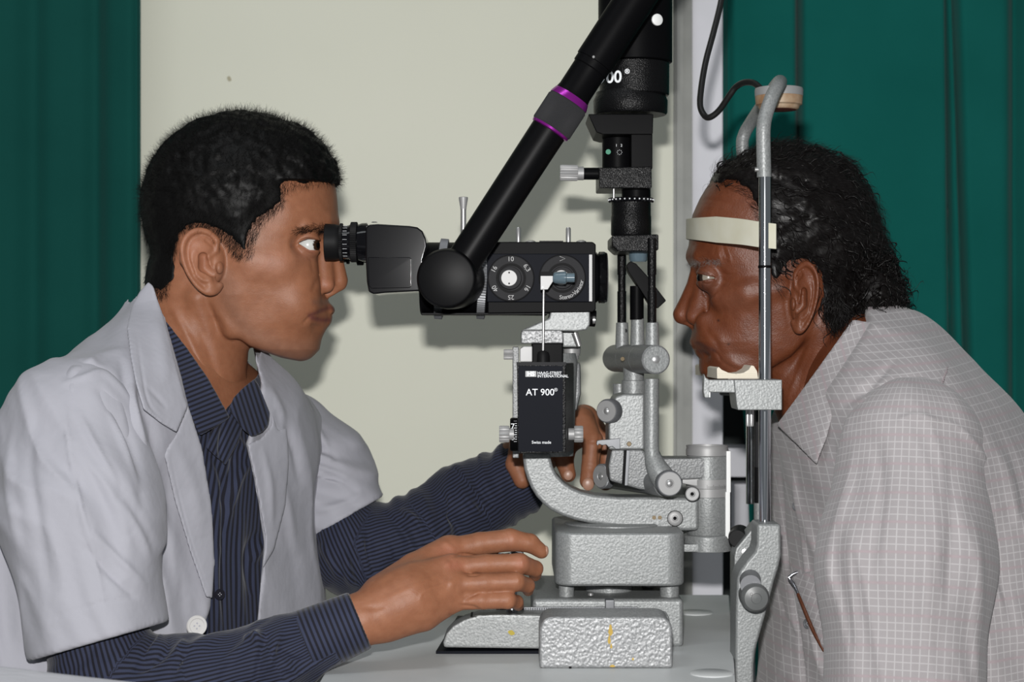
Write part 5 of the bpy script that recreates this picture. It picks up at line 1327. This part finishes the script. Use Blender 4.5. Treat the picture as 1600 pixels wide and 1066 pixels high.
    b = MB(); b.bpx(807, 566, 884.5, 571, Dn - .0004, .001); b.build('edge_strip', M['dialgrey'], tb)
    s_ = sp(Dn); tx = lambda u, v: P(u, v, Dn - .0009)
    lettering('HAAG-STREIT', .0034, tx(839.5, 583.2), fp, M['whiteprint'], align='LEFT', bold=.00004)
    lettering('INTERNATIONAL', .0034, tx(839.5, 588.0), fp, M['whiteprint'], align='LEFT', bold=.00004)
    b = MB(); b.bpx(821, 580, 838, 589, Dn - .0010, .0005); lg = b.build('logo', M['greyprint'], fp)
    lettering('HS', .0054, tx(829.5, 584.6) - Vector((0, .0004, 0)), fp, M['whiteprint'], bold=.0003, name='logo_letters')
    lettering('AT 900', .0080, tx(844, 613.5), fp, M['whiteprint'], bold=.00006)
    lettering('\u00ae', .0040, tx(868.5, 609.5), fp, M['whiteprint'])
    lettering('Swiss made', .0036, tx(846, 691.5), fp, M['whiteprint'], bold=.00003)
    for x0, x1, x2, Dk in ((803, 796, 780, 1.612), (888, 897, 911, 1.618)):
        b = MB(); b.cyl(P(x0, 678.5, Dk), P(x1, 678.5, Dk), .0052); b.build('knob_shaft', M['satin'], tb)
        b = MB(); b.knurl(P(x1, 678.5, Dk), P(x2, 678.5, Dk), .0072, 16, .10); b.build('knob', M['satin'], tb)
    b = MB(); b.lathe(P(797, 679, 1.625), (1, 0, 0), [(0, .0135), (.0012, .0145), (.010, .0145)], 48); dm = b.build('drum', M['black'], tb)
    for t, v in (('7', 667), ('6', 684)):
        lettering(t, .0072, P(801, v, 1.6102), dm, M['whiteprint'])
    b = MB()
    for i in range(13):
        v = 658 + i * 3.5; w_ = 4.6 if i % 3 == 0 else 2.8
        yb = 1.625 - math.sqrt(max(.0146 ** 2 - ((v - 679) * S) ** 2, 1e-6)); b.bpx(807.5 - w_, v, 807.5, v + .9, yb - .0002, .0004)
    b.build('scale_mark', M['whiteprint'], dm)['kind'] = 'stuff'
    b = MB(); b.lathe(P(848.5, 569, 1.622), (0, 0, 1), [(0, .0058), (.0075, .0058), (.0105, .0046), (.0118, .002)], 28); b.build('rod_socket', M['rubber'], tb)
    b = MB(); b.cyl(P(848.5, 552, 1.622), P(849.5, 452, 1.622), .0011, seg=12); rd = b.build('feeler_arm', M['steel'], tb)
    b = MB(); b.ppx([(844.5, 431), (864, 431), (864, 440), (856, 452.5), (844.5, 453)], 1.616, .009); pr = b.build('prism_holder', M['satin'], rd, bevel=.0004)
    b = MB(); b.bpx(844.5, 424.5, 864.5, 431, 1.616, .009); b.build('holder_cap', M['black'], pr)
    b = MB(); b.lathe(P(864, 434, 1.6205), (1, 0, 0), [(0, .0038), (.002, .0050), (.011, .0056), (.0118, .0040), (.0185, .0040), (.0188, .0036)], 32); b.build('prism', M['prism'], pr)
    b = MB(); b.lathe(P(848, 449, 1.6155), (0, -1, 0), [(0, .0009), (.0003, .0009)], 12); b.build('screw', M['whiteprint'], pr)

    # ---- illumination tower
    tw = MB(); n0, f0 = P(1025, 562, 1.630), P(962, 560, 1.765); ax = (f0 - n0)
    tw.lathe(n0, ax, [(0, .0118), (.0008, .0128), (.0445, .0128), (.0450, .0124), (.0455, .0128), (.090, .0128), (.0905, .0124), (.091, .0128), (ax.length, .0128)], 56)
    tower = tw.build('illumination_arm', HD, root)
    b = MB(); b.lathe(n0 - ax.normalized() * .0004, ax, [(0, .0112), (.0012, .0112)], 48); cap = b.build('pivot_cap', H, tower)
    b = MB(); b.lathe(n0 - ax.normalized() * .0012, ax, [(0, .0022), (.0006, .0034), (.0012, .0036)], 20); b.build('screw', M['steel'], cap)
    for x in (968.5,): b = MB(); b.lathe(P(973, 561, 1.672), (-.3, -1, 0), [(0, .002), (.0008, .0018)], 16); b.build('screw', M['brass'], tower)
    for x, y0, D, r in ((972, 545, 1.73, 10.2), (996, 545, 1.695, 11), (1019, 545, 1.655, 10.8)):
        b = MB(); top = 498 if x == 996 else 505; b.lathe(P(x, y0, D), (0, 0, 1), [(0, r * 1.06 * sp(D)), ((y0 - top) * sp(D), r * .92 * sp(D)), ((y0 - top + 1) * sp(D), r * .8 * sp(D))], 32); b.build('post', H, tower)
    b = MB(); b.lathe(P(977, 517, 1.7255), (.2, -1, 0), [(0, .0020), (.0006, .0016)], 16); b.build('screw', M['dialgrey'], tower)
    for x, D in ((971.5, 1.73), (1018.5, 1.655)):
        b = MB(); b.cyl(P(x, 507, D), P(x, 455, D), 7 * sp(D)); b.cyl(P(x, 456, D), P(x, 425, D), 6 * sp(D)); b.cyl(P(x, 430, D), P(x, 372, D), 7 * sp(D)); b.build('black_rod', M['blackwrinkle'], tower, bevel=.0006)
    b = MB(); b.cyl(P(995, 500, 1.695), P(995, 447, 1.695), .0063); b.build('mirror_post', M['black'], tower, bevel=.0006)
    b = MB(); b.ppx([(979, 415), (985, 408), (994, 412), (1012, 432), (1041, 470), (1028, 482), (1016, 477), (1000, 452), (982, 425)], 1.680, .022); b.build('mirror', M['black'], tower, bevel=.0008)
    b = MB(); b.ppx([(956, 368), (1029, 366), (1029, 391), (1008, 393), (966, 393), (956, 384)], 1.655, .075); b.build('lens_carrier', M['blackwrinkle'], tower, bevel=.0014)
    b = MB(); b.lathe(P(997, 393, 1.69), (0, 0, -1), [(0, .0085), (.008, .0082), (.0095, .0070)], 36); b.build('condenser_lens', M['prism'], tower)
    b = MB(); a_ = P(986, 370, 1.695); b.lathe(a_, (0, 0, 1), [(0, .0170), (.002, .0182), (31 * S, .0182), (33 * S, .0178), (53 * S, .0178), (54 * S, .0165)], 56); b.build('slit_drum', M['blackwrinkle'], tower)
    b = MB(); b.knurl(P(986, 317, 1.695), P(986, 309.5, 1.695), .0204, 44, .05); nr_ = b.build('notched_ring', M['blackgloss'], tower)
    b = MB()
    for i in range(14):
        a = R(188 + i * 12.5); b.ball(P(986, 313, 1.695) + Vector((math.cos(a) * .0206, math.sin(a) * .0206, 0)), .0008, 8)
    b.build('white_dot', M['whiteprint'], nr_)['kind'] = 'stuff'
    b = MB(); b.cyl(P(994, 311, 1.695), P(994, 290, 1.695), .0130); b.build('neck', M['black'], tower)
    b = MB(); b.cyl(P(959, 310, 1.672), P(959, 292, 1.672), .0010, seg=10); b.build('thin_pin', M['steel'], tower)
    b = MB(); b.ppx([(936, 262), (1018, 260), (1018.5, 294), (936, 294)], 1.663, .065); b.build('filter_block', M['blackwrinkle'], tower, bevel=.0012)
    b = MB(); b.cyl(P(940, 271.5, 1.682), P(911, 271.5, 1.682), .0054); kb = b.build('slit_lever', M['black'], tower)
    b = MB(); b.cyl(P(912, 271, 1.682), P(902, 271, 1.682), .0061); b.build('lever_sleeve', M['satin'], kb)
    b = MB(); b.knurl(P(903, 270.5, 1.682), P(875, 270, 1.682), .0072, 20, .10); b.build('lever_knob', M['satin'], kb)
    b = MB(); b.cyl(P(965, 264, 1.70), P(965, 207, 1.70), .0140); b.bpx(986, 178, 1019.5, 264, 1.668, .06); tu = b.build('filter_turret', M['black'], tower, bevel=.001)
    b = MB(); b.lathe(P(950.5, 237.5, 1.6862), (-.1, -1, 0), [(0, .0024), (.0013, .0023)], 20); b.build('green_dot', M['green'], tu)
    b = MB()
    for i in range(8): a = R(i * 45); b.ball(P(968 + 3.6 * math.cos(a), 238 + 3.6 * math.sin(a), 1.6845), .00045, 6)
    b.build('dot_ring', M['whiteprint'], tu)['kind'] = 'stuff'
    lettering('1   2', .0034, P(967, 227.5, 1.6848), tu, M['whiteprint'])
    b = MB(); b.ppx([(919, 178), (1021, 178), (1020, 210), (942, 210), (932, 207)], 1.664, .07); b.build('lamp_flange', M['black'], tower, bevel=.001)
    b = MB(); a_ = P(985, 180, 1.70); hv = lambda v: (180 - v) * S
    b.lathe(a_, (0, 0, 1), [(0, .0320), (.002, .0335), (hv(158), .0338), (hv(150), .0318), (hv(145), .0312)], 72)
    b.lathe(P(991, 150, 1.70), (0, 0, 1), [(0, .0305), (.001, .0316), (50 * S, .0318), (51 * S, .030)], 72); lh = b.build('lamp_housing', M['blackwrinkle'], tower)
    b = MB(); b.lathe(P(992.5, 99, 1.70), (0, 0, 1), [(0, .0320), (.001, .0335), (.10, .0335), (.104, .030)], 72); hc = b.build('housing_cover', M['black'], tower)
    lettering('900', .0150, P(953, 121.5, 1.6738), lh, M['whiteprint'], rot=(R(90), 0, R(-22)), bold=.0003)
    lettering('\u00ae', .0058, P(980, 112, 1.6662), lh, M['whiteprint'], rot=(R(90), 0, R(-8)), bold=.0001)
    b = MB(); b.lathe(P(1026.5, 31, 1.6705), (.40, -1, 0), [(-.003, .0052), (.0012, .0052), (.0018, .0044)], 32); b.build('white_button', M['whiteplastic'], hc)
    # lower tower
    b = MB(); b.lathe(P(990, 622, 1.70), (0, 0, 1), [(0, .0110), (27 * S, .0110), (28 * S, .0094), (60 * S, .0094)], 44); b.build('tower_shaft', H, tower)
    b = MB(); b.ppx([(951, 703), (951, 655), (955, 632), (962, 620), (974, 616), (1007, 616), (1007, 703)], 1.672, .06); tbx = b.build('tower_body', H, tower, bevel=.002, bseg=3)
    b = MB(); b.lathe(P(983, 694, 1.672), (0, -1, 0), [(0, .0022), (.0006, .0018)], 16); b.build('screw', M['brass'], tbx)
    def big_knob(name, c, d, r, parent, L=.011):
        d = Vector(d).normalized(); c = Vector(c)
        b = MB(); b.knurl(c, c + d * L, r, 48, .05); k = b.build(name, M['ringgrey'], parent)
        b = MB(); b.lathe(c + d * L, d, [(-.0002, r * .88), (.0008, r * .86), (.0008, r * .34), (.0002, r * .30)], 40); b.build('knob_face', M['satin'], k)
        b = MB(); b.lathe(c + d * (L + .0004), d, [(0, r * .27), (.0006, r * .22), (.0012, r * .08)], 20); b.build('screw', M['steel'], k)
        return k
    big_knob('tilt_knob', P(957, 642, 1.672), (-.62, -1, 0), .0108, tower)
    b = MB(); b.cyl(P(966, 644, 1.69), P(955, 642, 1.67), .004); b.build('knob_shaft', M['satin'], tower)
    b = MB(); b.ppx([(932, 694), (933, 689), (938, 688), (952, 687), (969, 685), (969, 702), (962, 702), (957, 698), (951, 699), (947, 695), (941, 696), (936, 694), (934, 697)], 1.668, .006); b.build('lever', M['ringgrey'], tower, bevel=.0005)
    b = MB(); b.tube([P(*q) for q in spline([(1018, 592, 1.652), (1018, 650, 1.652), (1018, 700, 1.652), (1021, 718, 1.652), (1029, 736, 1.650), (1042, 755, 1.648)], 5)], [.0066] * 12 + [.0068, .0072, .0076, .0080, .0084, .0088, .0092, .0096, .0100, .0104, .0106, .0108, .0108, .0108], 32); b.build('post', H, tower)
    b = MB(); b.cyl(P(968, 600, 1.745), P(968, 700, 1.745), .0062); b.build('post', H, tower)
    b = MB(); b.cyl(P(1040, 756, 1.655), P(952, 744, 1.775), .0116); b.build('pivot_shaft', HD, tower)
    b = MB(); b.ppx([(955, 702), (1006, 702), (1016, 722), (1030, 745), (1030, 768), (1000, 766), (952, 752), (950, 728)], 1.672, .05); b.build('cradle', HD, tower, bevel=.003)
    b = MB(); b.ppx([(979, 704), (985, 704), (981, 759), (976, 759)], 1.668, .01); b.build('guide_blade', M['ringgrey'], tower, bevel=.0004)
    b = MB(); b.ppx([(975, 704), (979, 704), (976, 759), (972, 757)], 1.668, .01); b.build('blade_gap', M['black'], tower)
    big_knob('hinge_knob', P(1043, 754.5, 1.642), (.10, -1, 0), .0116, tower, .010)
    big_knob('hinge_knob', P(950, 744, 1.735), (-.9, -.7, 0), .0116, tower, .009)
    b = MB(); b.ppx([(1028, 700), (1036, 716), (1062, 716), (1078, 716), (1110, 714), (1110, 748), (1075, 750), (1050, 750), (1036, 740), (1026, 726)], 1.682, .036); b.build('tower_arm', HD, tower, bevel=.002)
    b = MB(); b.ppx([(1066, 748), (1105, 748), (1105, 762), (1085, 760), (1066, 756)], 1.684, .03); b.build('index_arm', M['satin'], tower, bevel=.001)
    return root

# ================================================================== HEADREST
def build_headrest():
    root = empty('headrest', (xx(1190, 1.7), 1.70, ZT)); tag(root, 'silver headrest frame with chrome rods and ivory forehead strap around the patient\'s face', 'headrest')
    H = M['hammer']
    xn, xf_ = xx(1195, 1.58), xx(1174, 1.82)
    for x, D in ((xn, 1.58), (xf_, 1.82)):
        z1 = zz(275, 1.58) if D < 1.7 else zz(300, 1.82)
        b = MB(); b.cyl((x, D, zz(826, 1.58)), (x, D, z1), .0052, seg=72); r = b.build('rod', M['chrome'], root)
        b = MB(); b.lathe((x, D, zz(417, 1.58)), (0, 0, 1), [(-.0012, .0052), (-.0010, .0057), (.0010, .0057), (.0012, .0052)], 32, False); b.build('rod_ring', M['black'], r)
    pts = [(1194, 277, 1.58), (1193, 230, 1.58), (1193, 200, 1.58), (1197, 178, 1.583), (1206, 152, 1.588), (1215, 134, 1.60), (1219, 128, 1.63), (1214, 132, 1.68), (1204, 146, 1.74), (1186, 172, 1.79), (1173, 192, 1.812), (1163, 210, 1.82), (1160, 232, 1.82), (1168, 300, 1.82)]
    b = MB(); b.tube([P(*q) for q in spline(pts, 6)], .0061, 32); b.build('frame_tube', H, root)
    b = MB(); b.lathe(P(1183, 265, 1.5735) , (-1, 0, 0), [(-.001, .0018), (.0018, .0018)], 12); b.build('set_screw', M['steel'], root)
    # forehead strap
    pl = spline([(1213, 370, 1.574), (1190, 367.5, 1.580), (1160, 363, 1.596), (1120, 359.5, 1.624), (1090, 357.5, 1.655), (1076, 357, 1.690), (1075, 358, 1.715), (1088, 361, 1.750), (1120, 366, 1.785), (1175, 372, 1.815)], 8)
    b = MB(); rows = []
    for i, q in enumerate(pl):
        c = P(*q); n_ = Vector((pl[min(i + 1, len(pl) - 1)][0] - pl[max(i - 1, 0)][0], 0, 0)); 
        c0, c1 = P(*pl[max(i - 1, 0)]), P(*pl[min(i + 1, len(pl) - 1)]); t = (c1 - c0).normalized(); o = Vector((t.y, -t.x, 0)).normalized() * .0011
        h_ = .0125 + .0003 * math.sin(i * .3); top = np.interp(q[0], [1075, 1120, 1213], [.0075, .0105, .0097]); bot = -np.interp(q[0], [1075, 1120, 1213], [.0085, .0098, .0092]); 
        rows.append([b.bm.verts.new(c + o + Vector((0, 0, bot - .0012))), b.bm.verts.new(c - o + Vector((0, 0, bot - .0012))), b.bm.verts.new(c - o + Vector((0, 0, top + .0012))), b.bm.verts.new(c + o + Vector((0, 0, top + .0012)))])
    for p_, q_ in zip(rows, rows[1:]):
        for k in range(4): b._face([p_[k], p_[(k + 1) % 4], q_[(k + 1) % 4], q_[k]])
    b._face(rows[0]); b._face(rows[-1][::-1]); tag(b.build('forehead_strap', M['ivory'], root, bevel=.0004), 'ivory forehead strap')
    # chin rest
    outl = [(1100, 584), (1103, 590), (1110, 594), (1222, 593), (1222.5, 600), (1222, 641), (1153, 641), (1152, 632), (1149, 614), (1110, 613), (1109, 622), (1101, 622), (1099, 612)]
    b = MB(); b.ppx([(1100, 584), (1103, 590), (1109, 594), (1109, 622), (1101, 622), (1099, 612)], 1.562, .012); b.ppx([(1105, 593.5), (1150, 593.5), (1150, 614), (1105, 613)], 1.5622, .012); b.ppx([(1147, 593.5), (1222, 593.5), (1222, 641), (1153, 641), (1151, 632)], 1.557, .046); b.build('chin_rest', H, root, bevel=.0016, bseg=3)
    b = MB(); b.bpx(1108.2, 613, 1109.8, 621, 1.5610, .002); b.build('edge_pin', M['whiteplastic'], root)
    b = MB(); vbox(b, [(xx(1112, 1.575), 1.575), (xx(1190, 1.6), 1.6), (xx(1190, 1.80), 1.80), (xx(1116, 1.80), 1.80)], zz(613, 1.59), zz(600, 1.59)); vbox(b, [(xx(1124, 1.80), 1.80), (xx(1200, 1.80), 1.80), (xx(1200, 1.84), 1.84), (xx(1124, 1.84), 1.84)], zz(630, 1.58), zz(600, 1.58)); b.build('chin_plate', H, root, bevel=.002)
    b = MB(); b.knurl((xx(1176, 1.60), 1.62, zz(641, 1.60)), (xx(1176, 1.60), 1.62, zz(668, 1.60)), .0035, 16, .1); b.build('height_screw', M['steel'], root)
    b = MB(); b.cyl((xx(1186, 1.72), 1.72, zz(641, 1.72)), (xx(1186, 1.72), 1.72, zz(730, 1.72)), .0036); b.build('height_shaft', M['dialgrey'], root)
    b = MB(); b.cyl((xx(1186, 1.72), 1.72, zz(730, 1.72)), (xx(1186, 1.72), 1.72, zz(786, 1.72)), .0042); b.build('height_sleeve', M['rubber'], root)
    b = MB(); b.cyl((xx(1186, 1.72), 1.72, zz(786, 1.72)), (xx(1186, 1.72), 1.72, zz(880, 1.72)), .0048); b.build('height_tube', H, root)
    # cast brackets down to the table edge
    near = [(1183, 819), (1220.5, 819), (1221, 868), (1216, 890), (1211, 905), (1196, 962), (1180, 1018), (1178, 1040), (1178, 1130), (1149, 1130), (1149, 1040), (1150, 950), (1152, 905), (1156, 893), (1168, 876), (1180, 862), (1183, 850)]
    b = MB(); b.ppx(near, 1.557, .042); nb_ = b.build('bracket', H, root, bevel=.0028, bseg=3)
    far = [(1180, 820), (1150, 857), (1147, 870), (1147, 980), (1149, 1040), (1178, 1040), (1190, 960), (1205, 900), (1212, 868), (1212, 820)]
    b = MB(); b.ppx(far, 1.640, .03); b.build('bracket', H, root, bevel=.002)
    b = MB(); b.ppx([(x, y) for x, y in far], 1.80, .035); b.build('bracket', H, root, bevel=.002)
    b = MB(); b.lathe(P(1164, 863, 1.640), (0, -1, 0), [(0, .0033), (.0008, .0031), (.001, .0018)], 24); b.build('screw', M['steel'], root)
    b = MB(); b.cyl(P(1156, 838, 1.70), P(1152, 842, 1.60 + .05), .0105, .0078); b.build('clamp_knob', M['rubber'], root, bevel=.001)
    b = MB(); b.cyl(P(1172, 905, 1.562), P(1173, 915, 1.535), .0090, .0085); b.build('knob_shaft', M['ringgrey'], root)
    b = MB(); b.lathe(P(1173.5, 928, 1.555), (0.02, -1, 0), [(0, .0105), (.006, .0113), (.022, .0118), (.0265, .0112), (.029, .0095), (.0298, .0050), (.0299, .0044), (.0292, .0040), (.0295, .0010)], 48); kn = b.build('height_knob', M['greyknob'], root); tag(kn, 'grey plastic knob')
    b = MB(); b.lathe(P(1174, 928.5, 1.5245), (0, -1, 0), [(0, .0012), (.0006, .0008)], 12); b.build('knob_centre', M['satin'], kn)
    return root
def build_paper():
    b = MB(); b.ppx([(1120.5, 592), (1120, 576), (1123, 573.5), (1128, 578), (1138, 582.5), (1150, 584.5), (1162, 582.5), (1170, 577.5), (1174, 571), (1178, 572), (1183, 580), (1185, 592)], 1.606, .19)
    o = b.build('chin_paper', M['paper'], None, bevel=.0004); tag(o, 'cream stack of chin rest papers under the patient\'s chin', 'paper')
    q = MB()
    for v in (583.5, 586.5, 589.2): q.ppx([(1121, v), (1184, v + .4), (1184, v + .9), (1121, v + .5)], 1.6057, .0006)
    q.build('sheet_edge', M['ivory'], o)['kind'] = 'stuff'
def build_fixation_lamp():
    c = P(1217, 172, 1.655)
    b = MB(); b.lathe(c, (0, 0, 1), [(7 * S, .0205), (10 * S, .0208), (19 * S, .0208), (21 * S, .0200), (33 * S, .0205), (34 * S, .019)], 56)
    t = empty('fixation_lamp', c); tag(t, 'round fixation lamp on the headrest top with a black cable', 'lamp')
    b.bm.free(); b = MB(); b.lathe(c, (0, 0, 1), [(20 * S, .0200), (21 * S, .0212), (30 * S, .0214), (33 * S, .0208), (34 * S, .0190)], 56); b.build('lamp_cap', M['satin'], t)
    b = MB(); b.lathe(c, (0, 0, 1), [(0, .0160), (2 * S, .0175), (6 * S, .0182), (8 * S, .0204), (21 * S, .0210)], 56); b.build('lamp_rim', M['bulbdisc'], t)
    b = MB(); b.lathe(c, (0, 0, 1), [(-1 * S, .001), (0, .0155), (1 * S, .016)], 40); b.build('lamp_lens', mat('red_lens', (.20, .03, .02), .3), t)
    pts = [(1140, -120, 1.78), (1131, -40, 1.77), (1127, 0, 1.765), (1115, 50, 1.75), (1103, 95, 1.74), (1096, 135, 1.73), (1094, 165, 1.725), (1101, 181, 1.72), (1110, 183, 1.715), (1124, 172, 1.71), (1140, 149, 1.70), (1150, 136, 1.695), (1163, 129, 1.685), (1178, 130, 1.675), (1190, 140, 1.664)]
    b = MB(); b.tube([P(*q) for q in spline(pts, 6)], .0029, 16); b.build('cable', M['cable'], t)
    return t
def build_glasses():
    D = surfD(pat_body, 1245, 915) - .006; D2 = surfD(pat_body, 1286, 1010) - .005
    t = empty('eyeglasses', P(1250, 950, D)); tag(t, 'folded eyeglasses with brown arms tucked in the chest pocket', 'eyeglasses')
    dd = lambda f: D + (D2 - D) * f
    b = MB(); b.tube([P(*q) for q in spline([(1233, 903, D), (1236, 908, D - .001), (1243, 918, dd(.1)), (1250, 933, dd(.25))], 5)], .0017, 10); b.build('hinge', M['goldwire'], t)
    b = MB(); b.tube([P(*q) for q in spline([(1248, 929, dd(.2) - .0005), (1256, 950, dd(.45)), (1268, 980, dd(.7)), (1278, 1000, dd(.9)), (1288, 1018, D2)], 5)], [.0020 - .00003 * i for i in range(21)], 10); b.build('arm', M['brownarm'], t)
    b = MB(); b.tube([P(*q) for q in spline([(1232, 903, D), (1240, 897, D), (1250, 894, D), (1262, 896, D)], 5)], .0014, 10); b.build('frame', M['goldwire'], t)
    b = MB(); b.tube([P(1255, 893, D - .001), P(1262, 903, D - .001)], .0024, 10); b.build('arm_tip', M['brownarm'], t)
    return t
def build_foreground():
    # white cloth over a stool in front, only its top edge in view
    def f(p):
        x, y, z = p
        top = .843 + .003 * np.sin(x * 9 + 1.0) - np.clip(x + .38, 0, 1) * .13
        d = np.maximum(np.abs(x + .52) - .36, np.abs(y - 1.15) - .13)
        return smax(smax(d, z - top, .03), .05 - z, .01) + fold_noise(p, .09, .09, .3, .008)
    pos, q = nets(f, (-.95, .98, .02), (-.12, 1.32, .88), .009); q = orient(pos, q)
    o = mesh_np('white_sheet', pos, q, M['whitecloth']); tag(o, 'white sheet draped over a stool in the near left foreground', 'sheet')
build_table(); build_rail_cover(); build_slit_lamp(); build_headrest(); build_paper(); build_fixation_lamp(); build_glasses(); build_foreground()
doctor = build_doctor()
patient = build_patient()
